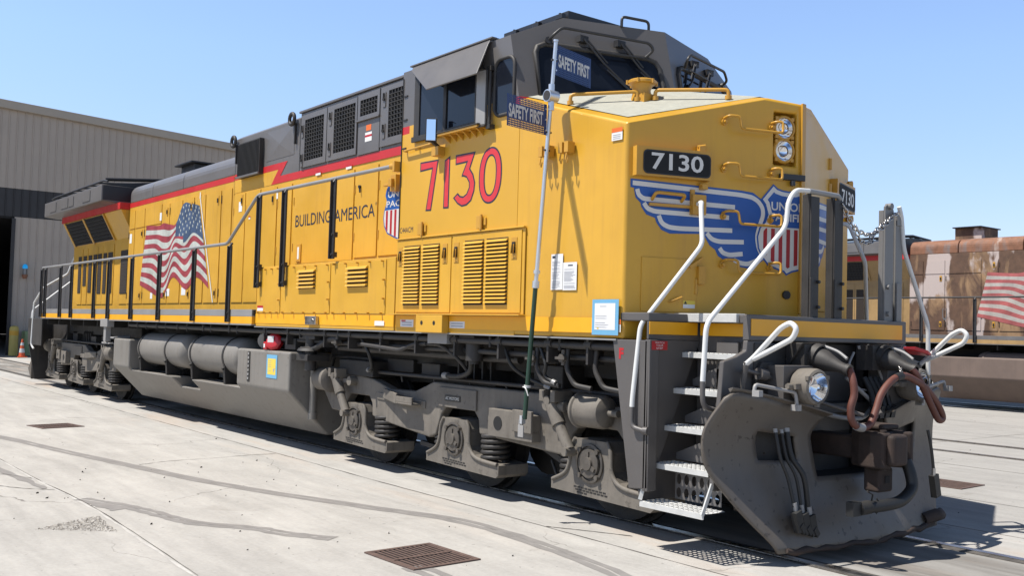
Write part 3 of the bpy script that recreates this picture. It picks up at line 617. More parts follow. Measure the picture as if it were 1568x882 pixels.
def make_truck(root, axles, name_mat='truck', flip=False):
    c = axles[1]
    X = lambda a: c + (a if not flip else -a)
    yo, yi = -1.16, -1.04
    fr = [(2.62, .62), (2.62, .98), (2.0, 1.0), (1.5, 1.04), (-.5, 1.04), (-.85, .92), (-1.35, .91), (-1.75, 1.0), (-2.3, 1.06), (-2.95, 1.06), (-2.95, .80), (-2.72, .58), (-2.36, .56),
          (-2.34, .72), (-2.26, .80), (-1.82, .80), (-1.75, .72), (-1.74, .58), (-1.45, .54), (-.55, .46), (-.42, .50), (-.33, .72), (-.25, .80), (.24, .80), (.32, .72), (.34, .58), (.75, .56), (1.55, .52), (1.66, .56), (1.72, .72), (1.8, .80), (2.26, .80), (2.34, .72), (2.36, .58)]
    q = MB(); q.prism([(X(a), z) for a, z in fr], 'y', yo, yi)
    q.prism([(X(a), z) for a, z in fr], 'y', 1.04, 1.16)
    t = q.build('truck', 'truck', root, .018, 3)
    for a, w_ in ((-1.0, .16), (1.0, .16), (-2.8, .08), (2.5, .08)): q = MB(); q.box(X(a) - w_, X(a) + w_, -1.03, 1.03, .54, .88); q.build('transom', 'bogie_dark', t, .02)
    for a in (-1.35, .62, 2.0): q = MB(); q.cyl((X(a), -.5, .52), (X(a), .5, .52), .34, 20); q.build('traction_motor', 'bogie_dark', t)
    # raised pads and castings on the frame
    q = MB()
    q.box(min(X(-.35), X(.30)), max(X(-.35), X(.30)), yo - .022, yo + .001, .80, 1.0)
    q.prism([(X(.62), .60), (X(.62), .86), (X(1.05), .86), (X(1.28), .84), (X(1.28), .60)], 'y', yo - .10, yo + .001)
    q.box(min(X(1.02), X(1.30)), max(X(1.02), X(1.30)), yo - .13, yo - .101, .68, .88)
    q.prism([(X(-1.62), .78), (X(-1.62), .86), (X(-.62), .83), (X(-.62), .75)], 'y', yo - .012, yo + .001)
    q.build('frame_pad', 'truck', t, .008)
    q = MB(); q.cyl((X(.77), yo - .104, .73), (X(.77), yo - .06, .73), .065, 20); q.cyl((X(1.16), yo - .134, .78), (X(1.16), yo - .1, .78), .035, 14); q.build('frame_hole', 'dark', t)
    # limit bracket
    q = MB(); q.bar((X(-1.46), yo - .02, .86), (X(-1.02), yo - .12, .83), .02, .11); q.box(min(X(-1.02), X(-.70)), max(X(-1.02), X(-.70)), yo - .13, yo, .78, .80); q.box(min(X(-1.02), X(-.70)), max(X(-1.02), X(-.70)), yo - .13, yo - .11, .80, .86); q.build('limit_bracket', 'truck', t, .004)
    bell = [(-.19, .70), (-.24, .64), (-.26, .50), (-.31, .40), (-.42, .335), (-.50, .31), (-.50, .235), (.70, .205), (.74, .235), (.74, .325), (.42, .345), (.32, .38), (.26, .46), (.245, .62), (.20, .70)]
    cap_y = yo - .062
    def journal(first):
        q = MB(); q.prism([(a, z) for a, z in bell], 'y', yo - .055, -.86); y = yo - .055
        edge = smooth([(.20, .70, 0), (.245, .62, 0), (.26, .47, 0), (.32, .385, 0), (.45, .345, 0), (.72, .33, 0)], 5); edge2 = smooth([(-.19, .70, 0), (-.24, .62, 0), (-.265, .48, 0), (-.32, .39, 0), (-.48, .315, 0)], 5)
        q.tube([(p.x, y - .002, p.y) for p in edge], .020, 8); q.tube([(p.x, y - .002, p.y) for p in edge2], .018, 8); q.lathe([(.165, .0), (.165, .018), (.145, .022), (.14, .004), (.125, .004), (.12, .03), (.06, .034), (.055, .052), (.0, .054)], (0, y + .001, .505), (0, -1, 0), 30, 1)
        for k in range(3):
            a = R(90 + 120 * k); q.bar((.03 * math.cos(a), y - .036, .505 + .03 * math.sin(a)), (.10 * math.cos(a), y - .036, .505 + .10 * math.sin(a)), .035, .016, (0, 1, 0), 1)
        for k in range(4):
            a = R(45 + 90 * k); q.cyl((.15 * math.cos(a), y, .505 + .15 * math.sin(a)), (.15 * math.cos(a), y - .04, .505 + .15 * math.sin(a)), .022, 8, 1)
        for r_ in range(3):
            rr = random.Random(r_)
            for k in range(9 - r_ * 3 if r_ == 2 else 9): q.box(-.20 + k * .045 + r_ * .02, -.165 + k * .045 + r_ * .02, y - .002, y, .285 - r_ * .022 - k * .0012, .298 - r_ * .022 - k * .0012, 2)
        return q.build('journal_box', ['truck', 'cap_grey', 'bogie_dark'], t)
    def spring(r_=.125, n=5, z0=.335, z1=.59):
        q = MB(); P = []
        for k in range(n * 14 + 1):
            a = 2 * math.pi * k / 14; P.append((r_ * math.cos(a), r_ * math.sin(a), z0 + (z1 - z0) * k / (n * 14)))
        q.tube(P, .024, 8); return q.build('coil_spring', 'frame_grey', t)
    def wheelset():
        q = MB()
        for s_ in (-1, 1):
            q.lathe([(0, -.02), (.2, -.02), (.22, .0), (.40, .02), (.44, -.0), (.525, -.0), (.53, .095), (.565, .10), (.57, .13), (.45, .135), (.42, .09), (.2, .08), (.16, .12), (0, .12)], (0, s_ * .825, .530), (0, -s_, 0), 48)
        q.cyl((0, -1.1, .53), (0, 1.1, .53), .1, 16); return q.build('wheelset', 'bogie_dark', t)
    j0 = journal(2 if not flip else 1); s0 = spring(); w0 = wheelset()
    for i, x in enumerate(axles):
        j = j0 if i == 0 else inst(j0, t); s1 = s0 if i == 0 else inst(s0, t); w = w0 if i == 0 else inst(w0, t)
        j.location = (x, 0, 0); w.location = (x, 0, 0); s1.location = (x + .50, -1.07, 0)
        if i != 2: s2 = inst(s0, t); s2.location = (x - .42, -1.0, 0)
    # brake cylinders, dampers, push rods
    for a, rev in ((2.05, False), (-2.75, True)):
        x = X(a); d = (1 if not rev else -1) * (1 if not flip else -1)
        q = MB(); q.lathe([(0, 0), (.11, .0), (.155, .028), (.155, .03), (.155, .05), (.14, .06), (.14, .31), (.125, .34), (.06, .37), (0, .375)], (x - .18 * d, -1.23, .945), (d, 0, 0), 28)
        q.cyl((x + .19 * d, -1.23, .945), (x + .30 * d, -1.23, .945), .03, 10); q.build('brake_cylinder', 'truck', t)
        q = MB(); q.bar((x - .2 * d, -1.23, .945), (x - .62 * d, -1.20, .955), .035, .05); q.cyl((x - .6 * d, -1.25, .955), (x - .6 * d, -1.15, .955), .055, 14); q.cyl((x - .42 * d, -1.23, .95), (x - .34 * d, -1.23, .95), .05, 12); q.build('push_rod', 'truck', t, .004)
    for a, b_ in ((-2.42, -2.16), (1.55, 1.80)):
        q = MB(); q.cyl((X(a), -1.27, .98), (X(a) * .55 + X(b_) * .45, -1.27, .80), .062, 16); q.cyl((X(a) * .55 + X(b_) * .45, -1.27, .80), (X(b_), -1.27, .60), .048, 16)
        q.cyl((X(a), -1.33, 1.0), (X(a), -1.15, 1.0), .04, 12); q.cyl((X(b_), -1.33, .585), (X(b_), -1.18, .585), .04, 12)
        q.box(X(a) - .10, X(a) - .04, -1.33, -1.12, .99, 1.09); q.box(X(a) + .05, X(a) + .11, -1.33, -1.12, .99, 1.09); q.build('shock_absorber', 'truck', t, .004)
    # pipe and fins above the frame
    q = MB(); q.tube(rounded([(X(-2.9), -1.08, 1.10), (X(-2.85), -1.08, 1.22), (X(-1.95), -1.08, 1.22), (X(-1.82), -1.12, 1.08), (X(2.4), -1.12, 1.09)], .06), .022, 8)
    for a in (-1.2, -.55, .1, .7, 1.3): q.tube([(X(a), -1.12, 1.085), (X(a), -1.10, 1.0)], .012, 6)
    q.build('truck_pipe', 'frame_grey', t)
    for k in range(5): q = MB(); q.prism([(-1.0, 1.05), (-1.0, 1.28), (-.95, 1.33), (-.75, 1.33), (-.75, 1.05)], 'x', X(-.28 + k * .14) - .012, X(-.28 + k * .14) + .012); q.build('cooling_fin', 'frame_grey', t, .006)
    for a, b_, y0, y1, z0, z1 in ((-.4, .45, -1.06, -.7, 1.041, 1.07), (-.9, -.55, -1.05, -.75, 1.06, 1.22), (.95, 1.3, -.95, -.7, 1.05, 1.3), (-1.7, -1.15, -1.0, -.7, 1.1, 1.24)): q = MB(); q.box(min(X(a), X(b_)), max(X(a), X(b_)), y0, y1, z0, z1); q.build('equipment_box', 'frame_grey', t, .006)
    q = MB(); q.bar((X(.95), -.95, .58), (X(1.75), -.95, .30), .05, .06); q.build('brake_rod', 'frame_grey', t, .004); q = MB(); q.bar((X(-1.0), -.95, .35), (X(-.3), -.95, .30), .05, .05); q.build('brake_rod', 'frame_grey', t, .004); q = MB(); q.tube(rounded([(X(1.2), -.95, .42), (X(1.35), -1.0, .28), (X(1.55), -1.0, .3), (X(1.6), -.95, .38)], .03), .015, 6); q.build('brake_loop', 'frame_grey', t, .004)
    return t

# ================================================================== the yellow locomotive
loco = thing('locomotive', 'yellow and grey diesel locomotive numbered 7130 with winged shield on its nose', 'locomotive', (0, 0, 0))
rb = rear_body(loco)
ft = make_truck(loco, AX); rt = make_truck(loco, AXR, flip=True)
q = MB(); fn = lambda x, z: (x, -1.1842, z)
q.prism(rrect(-3.74, -3.47, .865, .925, .008), 'y', -1.190, -1.183, 0); put_text(q, 'AC MOTORS', -3.725, .880, .24, .030, lambda x, z: (x, -1.1912, z), 1)
q.build('nameplate', ['black', 'white'], ft)
# ------- flag painted on the hood doors
def flag_decal(root, y=-1.0995, mats=('flag_red', 'flag_white', 'flag_navy'), dx=0, pole=True):
    T = [(-11.144, 3.481), (-11.536, 3.548), (-11.903, 3.567), (-12.224, 3.267), (-12.491, 3.261), (-12.86, 3.311), (-13.119, 3.283), (-13.803, 3.328)]
    B = [(-10.612, 2.122), (-11.169, 2.313), (-11.631, 2.122), (-12.285, 2.341), (-12.664, 2.056), (-12.9, 1.997), (-13.546, 2.13), (-14.061, 2.241)]
    wav = [0, .03, -.05, .10, -.02, -.06, .05, -.02]
    TS = smooth([(a, b, 0) for a, b in T], 8); BS = smooth([(a, b, 0) for a, b in B], 8); WS = smooth([(w, 0, 0) for w in wav], 8); n = len(TS)
    def P(i, v):
        a, b = TS[i], BS[i]; x = a.x + (b.x - a.x) * v; z = a.y + (b.y - a.y) * v + WS[i].x * math.sin(math.pi * v) * .9
        return x + dx, z
    q = MB()
    for k in range(13):
        for sub in range(2):
            v0, v1 = (k + sub / 2) / 13, (k + sub / 2 + .5) / 13
            for i in range(n - 1):
                pts = [P(i, v0), P(i + 1, v0), P(i + 1, v1), P(i, v1)]
                navy = i < 24 and v0 < .40 - (.06 if i > 16 else 0)
                q.poly(pts, lambda x, z: (x, y, z), 2 if navy else (0 if k % 2 == 0 else 1))
    rnd = random.Random(5)
    for r_ in range(6):
        for c in range(7):
            i = 1 + int(c * 3.1) + r_ % 2; v = .035 + r_ * .058
            if i > 22: continue
            x, z = P(i, v); R0 = .036
            q.poly([(x + (R0 if m % 2 == 0 else R0 * .42) * math.sin(math.pi * m / 5) * .8, z + (R0 if m % 2 == 0 else R0 * .42) * math.cos(math.pi * m / 5)) for m in range(10)], lambda a, b: (a, y - .0015, b), 1)
    f = q.build('painted_flag', list(mats), root, fix=False)
    if pole:
        q = MB(); q.ribbon([(-11.127 + dx, 3.60), (-10.417 + dx, 1.90)], .035, lambda a, b: (a, y - .001, b), 0); q.poly([(-11.16 + dx, 3.60), (-11.10 + dx, 3.60), (-11.12 + dx, 3.70), (-11.15 + dx, 3.70)], lambda a, b: (a, y - .001, b), 0)
        q.build('painted_flagpole', 'wing_grey', root, fix=False)
    return f
flag_decal(loco)
# ------- blower and inverter hood behind the cab
q = MB(); q.prism([(-1.08, 1.776), (-1.08, 3.56), (1.08, 3.56), (1.08, 1.776)], 'x', -9.745, -4.15); eq = q.build('equipment_hood', 'yellow', loco, .006)
q = MB(); q.prism([(-1.08, 3.561), (-1.08, 4.37), (-1.0, 4.42), (1.0, 4.42), (1.08, 4.37), (1.08, 3.561)], 'x', -9.745, -7.56); q.build('hood_roof', 'grey', eq, .008)
q = MB(); q.prism([(-1.085, 3.561), (-1.085, 4.42), (1.085, 4.42), (1.085, 3.561)], 'x', -7.53, -4.15); q.box(-7.55, -4.15, -1.11, 1.11, 4.425, 4.455); q.build('hood_roof', 'grey', eq, .006)
q = MB(); S3 = side(.0035); S6 = side(.0085)
q.poly([(-9.745, 3.55), (-8.42, 3.55), (-8.2, 3.745), (-9.745, 3.745)], S3, 0)
q.poly([(-9.745, 3.745), (-8.20, 3.745), (-8.42, 3.55), (-7.535, 3.55), (-7.535, 3.65), (-8.13, 3.65), (-7.91, 3.835), (-9.745, 3.835)], side(.0045), 1)
q.poly([(-7.525, 3.55), (-4.2, 3.55), (-4.2, 3.65), (-7.525, 3.65)], S6, 1); q.build('stripe_film', ['yellow', 'red'], eq, fix=False)
# x shaped dent in the blower wall: two shallow creased plates
q = MB(); q.add([(-8.62, -1.0835, 4.32), (-7.72, -1.0835, 4.32), (-7.72, -1.0835, 3.9), (-8.62, -1.0835, 3.9), (-8.17, -1.096, 4.1)], [(0, 1, 4), (1, 2, 4), (2, 3, 4), (3, 0, 4)]); q.build('wall_panel', 'grey', eq, fix=False)
# radiator style shutter box
q = MB(); q.box(-9.50, -8.72, -1.15, -1.082, 3.74, 4.26, 3); q.box(-9.48, -8.74, -1.158, -1.1505, 3.77, 4.245, 1)
for k in range(17): q.box(-9.47 + k * .0435, -9.456 + k * .0435, -1.168, -1.1585, 3.775, 4.24, 2)
q.box(-9.52, -8.70, -1.175, -1.1505, 3.735, 3.765, 0); q.build('shutter', ['grey', 'dark', 'bogie_dark', 'frame_grey'], eq, .003)
def grille(x0, x1, z0, z1, fx0, fx1, fz0, fz1, latches):
    q = MB()
    for a, b, c, d in ((fx0, x0, fz0, fz1), (x1, fx1, fz0, fz1), (x0, x1, fz0, z0), (x0, x1, z1, fz1)): q.box(a, b, -1.108, -1.0865, c, d, 0)
    q.box(x0, x1, -1.091, -1.0875, z0, z1, 1)
    n = int((x1 - x0) / .062)
    for k in range(1, n): q.box(x0 + (x1 - x0) * k / n - .008, x0 + (x1 - x0) * k / n + .008, -1.104, -1.096, z0, z1, 2)
    n = int((z1 - z0) / .048)
    for k in range(1, n): q.box(x0, x1, -1.110, -1.1045, z0 + (z1 - z0) * k / n - .006, z0 + (z1 - z0) * k / n + .006, 2)
    for a, b in latches: q.box(a - .03, a + .03, -1.118, -1.1085, b - .09, b + .08, 0); q.cyl((a, -1.12, b), (a, -1.132, b), .022, 10, 2); q.box(a - .008, a + .008, -1.135, -1.1185, b, b + .07, 2)
    q.build('grille_door', ['grey', 'dark', 'bogie_dark'], eq)
grille(-7.36, -6.82, 3.76, 4.31, -7.47, -6.74, 3.68, 4.38, [(-7.42, 4.17), (-7.42, 3.78)])
grille(-6.54, -5.99, 3.76, 4.32, -6.72, -5.95, 3.68, 4.38, [(-6.63, 4.22), (-6.63, 3.83)])
grille(-5.87, -5.46, 4.125, 4.32, -5.93, -5.41, 4.08, 4.39, [])
grille(-5.20, -4.4, 3.78, 4.33, -5.38, -4.3, 3.69, 4.39, [(-5.29, 4.24), (-5.29, 3.87)])
q = MB(); q.box(-5.92, -5.41, -1.10, -1.0865, 3.66, 4.06, 0); q.box(-5.95, -5.39, -1.13, -1.0865, 4.062, 4.078, 0)
q.add([(-5.72, -1.102, 3.93), (-5.60, -1.102, 3.93), (-5.60, -1.102, 4.0), (-5.72, -1.102, 4.0)], [(0, 1, 2, 3)], 1); q.add([(-5.74, -1.102, 3.80), (-5.58, -1.102, 3.80), (-5.58, -1.102, 3.91), (-5.74, -1.102, 3.91)], [(0, 1, 2, 3)], 2); q.add([(-5.74, -1.103, 3.855), (-5.58, -1.103, 3.855), (-5.58, -1.103, 3.88), (-5.74, -1.103, 3.88)], [(0, 1, 2, 3)], 3)
q.build('access_door', ['grey', 'orange', 'paper', 'sign_red'], eq)
for x, z in ((-9.72, 4.33), (-7.70, 4.37)):
    q = MB(); q.tube([(x + .075 * math.cos(2 * math.pi * k / 20), -1.14, z + .075 * math.sin(2 * math.pi * k / 20)) for k in range(20)], .026, 8, 0, True); q.box(x + .035, x + .055, -1.12, -1.087, z - .34, z - .05); q.build('lifting_lug', 'frame_grey', eq)
for a, b, z0, z1, lat in ((-9.72, -9.30, 1.9, 3.52, 3.42), (-9.27, -8.76, 1.9, 3.52, None), (-8.73, -8.20, 1.9, 3.5, 3.35), (-8.16, -7.72, 2.36, 3.5, None), (-7.64, -5.99, 2.38, 3.50, None), (-5.95, -5.41, 2.42, 3.50, None), (-5.37, -4.85, 2.42, 3.50, None)):
    q = MB(); q.box(a, b, -1.094, -1.0805, z0, z1)
    if lat: q.box(a + .05 if lat < 3 else b - .14, a + .10 if lat < 3 else b - .08, -1.10, -1.0945, lat - .08, lat + .08, 1); q.box(b - .125, b - .095, -1.112, -1.1005, lat - .05, lat + .03, 2)
    for zz in (z0 + .25, z1 - .25): q.cyl((a + .006, -1.096, zz - .05), (a + .006, -1.096, zz + .05), .009, 8, 1)
    q.build('hood_door', ['yellow', 'yellow_dark', 'bogie_dark'], eq)
q = MB(); q.box(-7.49, -7.36, -1.108, -1.0945, 2.42, 2.66, 0); q.box(-7.45, -7.40, -1.112, -1.1085, 2.46, 2.62, 1); q.build('sight_glass', ['yellow_dark', 'paper'], eq, .004)
q = MB(); q.cyl((-5.82, -1.09, 3.27), (-5.82, -1.12, 3.27), .02, 10); q.cyl((-5.82, -1.11, 3.26), (-5.80, -1.115, 3.2), .01, 8); q.build('lock_knob', 'black', eq)
q = MB(); q.box(-5.02, -4.9, -1.16, -1.0945, 3.13, 3.32); q.bar((-5.2, -1.13, 3.22), (-4.95, -1.13, 3.22), .03, .03); q.box(-5.0, -4.93, -1.2, -1.16, 3.18, 3.27); q.build('door_catch', 'yellow_dark', eq, .005)
# stickers
for x, z, w, h in ((-9.52, 3.25, .12, .15), (-9.14, 3.11, .06, .05), (-7.02, 3.53, .14, .05), (-6.2, 3.52, .14, .05), (-8.2, 3.33, .05, .14)):
    q = MB(); q.add([(x, -1.0975, z), (x + w, -1.0975, z), (x + w, -1.0975, z + h), (x, -1.0975, z + h)], [(0, 1, 2, 3)], 0); q.add([(x, -1.0985, z + h * .6), (x + w, -1.0985, z + h * .6), (x + w, -1.0985, z + h), (x, -1.0985, z + h)], [(0, 1, 2, 3)], 1 if h < .1 else 0)
    q.build('sticker', ['paper', 'sign_red'], eq, fix=False)
q = MB(); f = side(.0165)
put_text(q, 'BUILDING', -7.57, 2.895, 1.0, .158, f, 0, 0); q.build('lettering', 'navy', loco, fix=False); q = MB(); put_text(q, 'AMERICA', -6.46, 2.885, 1.0, .158, f, 0, 0); put_text(q, '®', -5.45, 3.02, .035, .035, f, 0, 0)
q.build('lettering', 'navy', loco, fix=False)
# shield on the hood side (its front edge runs behind the cab)
def shield(q, cx, zt, zb, w, fn, d=0.0012):
    """outline blue, white field, blue top with lettering, red bars; fn(x, z, off)"""
    H = zt - zb
    half = [(0, .955), (.28, .945), (.42, .965), (.5, 1.0), (.60, .90), (.64, .80), (.58, .71), (.60, .64), (.68, .52), (.70, .40), (.66, .26), (.52, .13), (.22, .05), (0, 0)]
    half = [(a * .72, b) for a, b in half]
    out = lambda k: [(cx + a * w * k, zb + H * (.5 + (b - .5) * k)) for a, b in half] + [(cx - a * w * k, zb + H * (.5 + (b - .5) * k)) for a, b in half[::-1][1:-1]]
    q.poly(out(1.0), lambda x, z: fn(x, z, 0), 0)
    return half, out
def clipband(pts, z0, z1):
    def cl(P, keep, zc):
        o = []
        for i, p in enumerate(P):
            r = P[i - 1]
            if keep(p[1]) != keep(r[1]): t = (zc - r[1]) / (p[1] - r[1]); o.append((r[0] + (p[0] - r[0]) * t, zc))
            if keep(p[1]): o.append(p)
        return o
    return cl(cl(pts, lambda v: v <= z1, z1), lambda v: v >= z0, z0)
def clipx(pts, x0, x1):
    return [(b, a) for a, b in clipband([(z, x) for x, z in pts], x0, x1)]
q = MB(); fq = lambda x, z, o=0: (x, -1.0965 - o, z)
_, out = shield(q, -4.89, 3.24, 2.58, .72, fq)
q.poly(clipband(out(.955), 2.0, 2.935), lambda x, z: fq(x, z, .0012), 1)
for k in range(-5, 6): q.poly(clipx(clipband(out(.95), 2.0, 2.93), -4.89 + k * .094 - .022, -4.89 + k * .094 + .022), lambda x, z: fq(x, z, .0024), 2)
put_text(q, 'UNION', -5.16, 3.075, .54, .075, lambda x, z: fq(x, z, .002), 1, .015); put_text(q, 'PACIFIC', -5.19, 2.965, .60, .075, lambda x, z: fq(x, z, .002), 1, .015)
q.build('shield_decal', ['blue', 'white', 'shield_red'], loco, fix=False)
# ------- lower equipment cabinet under the raised walkway
q = MB(); q.box(-7.76, -4.24, -1.52, -1.083, 1.56, 2.335); lc = q.build('lower_cabinet', 'yellow', loco, .006)
for a, b in ((-7.72, -7.02), (-6.97, -5.68), (-5.63, -4.42)):
    q = MB(); q.box(a, b, -1.529, -1.5205, 1.735, 2.315); d = q.build('cabinet_panel', 'yellow', lc, .003)
for a, b, n in ((-7.72, -7.02, 4), (-6.97, -5.68, 5), (-5.63, -4.42, 5)):
    for k in range(n):
        x = a + .06 + (b - a - .12) * k / (n - 1)
        for z in (2.30, 1.745): q = MB(); q.cyl((x, -1.529, z), (x, -1.560, z), .011, 8); q.build('panel_bolt', 'yellow_dark', lc)
    for z in (1.9, 2.1): q = MB(); q.cyl((b - .02, -1.529, z), (b - .02, -1.560, z), .011, 8); q.build('panel_bolt', 'yellow_dark', lc)
for x0, x1 in ((-6.50, -6.05), (-5.26, -4.80)):
    q = MB()
    for k in range(5):
        z = 2.04 + k * .047; q.prism([(-1.5295, z + .034), (-1.555, z + .018), (-1.565, z - .002), (-1.555, z), (-1.5295, z + .004)], 'x', x0, x1)
    q.box(x0, x1, -1.532, -1.5295, 2.03, 2.26, 1); q.build('vent_louvre', ['yellow', 'dark'], lc)
q = MB(); q.box(-7.76, -4.24, -1.524, -1.5205, 1.60, 1.722); q.build('reflective_stripe', 'stripe', lc)
q = MB(); q.box(-7.78, -4.2, -1.53, -1.2, 1.545, 1.558); q.build('lower_lip', 'rail_grey', lc)
q = MB(); q.box(-6.2, -5.93, -1.575, -1.5245, 1.60, 1.70); q.cyl((-6.0, -1.575, 1.65), (-6.0, -1.585, 1.65), .02, 10); q.build('junction_box', 'steel', lc, .006)
for x, z, w, h, r_ in ((-7.70, 1.76, .18, .07, 1), (-4.62, 1.61, .20, .05, 0)):
    q = MB(); q.add([(x, -1.5305, z), (x + w, -1.5305, z), (x + w, -1.5305, z + h), (x, -1.5305, z + h)], [(0, 1, 2, 3)], 0)
    if r_: q.add([(x, -1.5312, z + .04), (x + w, -1.5312, z + .04), (x + w, -1.5312, z + h), (x, -1.5312, z + h)], [(0, 1, 2, 3)], 1)
    q.build('sticker', ['paper', 'sign_red'], lc, fix=False)
for x, zb in ((-7.63, 2.06), (-6.86, 2.06), (-5.555, 2.36)):
    q = MB(); q.box(x - .035, x + .035, -1.585, -1.562, zb, 3.27); q.box(x - .035, x - .02, -1.615, -1.585, zb, 3.27); q.cyl((x, -1.59, 3.24), (x, -1.55, 3.30), .018, 8)
    for zz in (zb + .05, zb + .28): q.box(x - .03, x + .03, -1.561, -1.5295, zz - .03, zz + .03); q.cyl((x + .01, -1.585, zz), (x + .01, -1.60, zz), .014, 8)
    q.build('post', 'post', rb['rail'], .003)
q = MB(); q.cyl((-4.34, -1.55, 3.29), (-4.22, -1.55, 3.29), .034, 12); q.box(-4.24, -4.20, -1.60, -1.521, 3.22, 3.33); q.build('rail_socket', 'yellow_dark', rb['rail'], .004)
# ------- cab
def cabpaint():
    m = bpy.data.materials.new('cab two tone paint'); m.use_nodes = True; nt = m.node_tree; N = nt.nodes; L = nt.links; b = N['Principled BSDF']
    b.inputs['Roughness'].default_value = .37; b.inputs['Coat Weight'].default_value = .05; b.inputs['Specular IOR Level'].default_value = .4
    tc = N.new('ShaderNodeTexCoord'); sx = N.new('ShaderNodeSeparateXYZ'); L.new(tc.outputs['Object'], sx.inputs[0])
    def gt(o, v):
        k = N.new('ShaderNodeMath'); k.operation = 'GREATER_THAN'; L.new(o, k.inputs[0]); k.inputs[1].default_value = v; return k.outputs[0]
    def op(a, c, o):
        k = N.new('ShaderNodeMath'); k.operation = o; L.new(a, k.inputs[0])
        if isinstance(c, (int, float)): k.inputs[1].default_value = c
        else: L.new(c, k.inputs[1])
        return k.outputs[0]
    X, Z = sx.outputs[0], sx.outputs[2]
    nz = N.new('ShaderNodeTexNoise'); nz.inputs['Scale'].default_value = 1.4; nz.inputs['Detail'].default_value = 7; L.new(tc.outputs['Object'], nz.inputs['Vector'])
    mr = N.new('ShaderNodeMapRange'); mr.inputs[1].default_value = .3; mr.inputs[2].default_value = .7; mr.inputs[3].default_value = .95; mr.inputs[4].default_value = 1.05; L.new(nz.outputs['Fac'], mr.inputs[0])
    def mix(f, a, c):
        k = N.new('ShaderNodeMix'); k.data_type = 'RGBA'; L.new(f, k.inputs[0])
        for s_, v in ((6, a), (7, c)):
            if isinstance(v, tuple): k.inputs[s_].default_value = (*v, 1)
            else: L.new(v, k.inputs[s_])
        return k.outputs[2]
    inred = op(op(gt(Z, 3.605), gt(Z, 3.685), 'SUBTRACT'), op(op(1.0 and gt(X, -2.50), 0, 'ADD'), op(1.0 and gt(op(X, -1, 'MULTIPLY'), 4.05), 0, 'ADD'), 'MAXIMUM'), 'MULTIPLY')
    c = mix(gt(Z, 3.685), tuple(k * ALB for k in (.69, .378, .037)), tuple(k * ALB for k in (.140, .131, .126))); c = mix(inred, c, tuple(k * ALB for k in (.55, .022, .022)))
    k = N.new('ShaderNodeMix'); k.data_type = 'RGBA'; k.blend_type = 'MULTIPLY'; k.inputs[0].default_value = 1; L.new(c, k.inputs[6]); L.new(mr.outputs[0], k.inputs[7]); L.new(k.outputs[2], b.inputs['Base Color'])
    return m
M['cab'] = cabpaint()
XF = lambda y, z: -1.77 - .333 * abs(y) - .25 * (z - 3.9)
q = MB()
ys = [-1.52, -1.0, 0, 1.0, 1.52]; zt = [4.27, 4.51, 4.51, 4.51, 4.27]
v = [(XF(y, 3.6), y, 3.6) for y in ys] + [(XF(y, z), y, z) for y, z in zip(ys, zt)] + [(-4.2, y, z) for y, z in zip(ys, zt)]
v += [(-4.2, -1.52, 1.56), (-2.2, -1.52, 1.56), (-2.2, 1.52, 1.56), (-4.2, 1.52, 1.56), (-2.2, -1.52, 3.6), (-2.2, 1.52, 3.6)]
F = [(0, 2, 7, 6, 5), (2, 4, 9, 8, 7), (5, 6, 11, 10), (6, 7, 12, 11), (7, 8, 13, 12), (8, 9, 14, 13), (15, 16, 19, 0, 5, 10), (18, 14, 9, 4, 20, 17), (15, 10, 11, 12, 13, 14, 18), (15, 18, 17, 16), (16, 17, 20, 19), (19, 20, 4, 2, 0)]
q.add(v, F); cab = q.build('cab', 'cab', loco, .05, 4, 25, weld=True)
cab.modifiers['bevel'].limit_method = 'WEIGHT'; at_ = cab.data.attributes.new('bevel_weight_edge', 'FLOAT', 'EDGE')
for e_ in cab.data.edges:
    a_, b_ = (cab.data.vertices[i].co for i in e_.vertices); at_.data[e_.index].value = 1.0 if max(a_.z, b_.z) > 4.0 and not (a_.x < -4.15 and b_.x < -4.15) else 0.0
for p in cab.data.polygons: p.use_smooth = False
# roof equipment
q = MB(); q.box(-4.3, -3.46, -.92, .3, 4.515, 4.615); q.box(-3.30, -2.30, -.9, .0, 4.515, 4.615); q.box(-3.2, -2.35, .5, .95, 4.515, 4.56)
q.prism([(-4.25, 4.616), (-3.5, 4.616), (-3.55, 4.64), (-4.2, 4.64)], 'y', -.8, .2)
for x in (-4.1, -3.7, -3.1, -2.75, -2.4): q.box(x, x + .09, -.97, -.921, 4.53, 4.58); q.cyl((x + .04, -.95, 4.575), (x + .04, -.95, 4.59), .015, 8)
q.build('roof_equipment', 'black', cab, .006)
q = MB(); q.tube(rounded([(-2.06, -.44, 4.50), (-2.06, -.44, 4.60), (-2.0, -.14, 4.60), (-2.0, -.14, 4.50)], .05), .014, 8); q.build('roof_handle', 'post', cab)
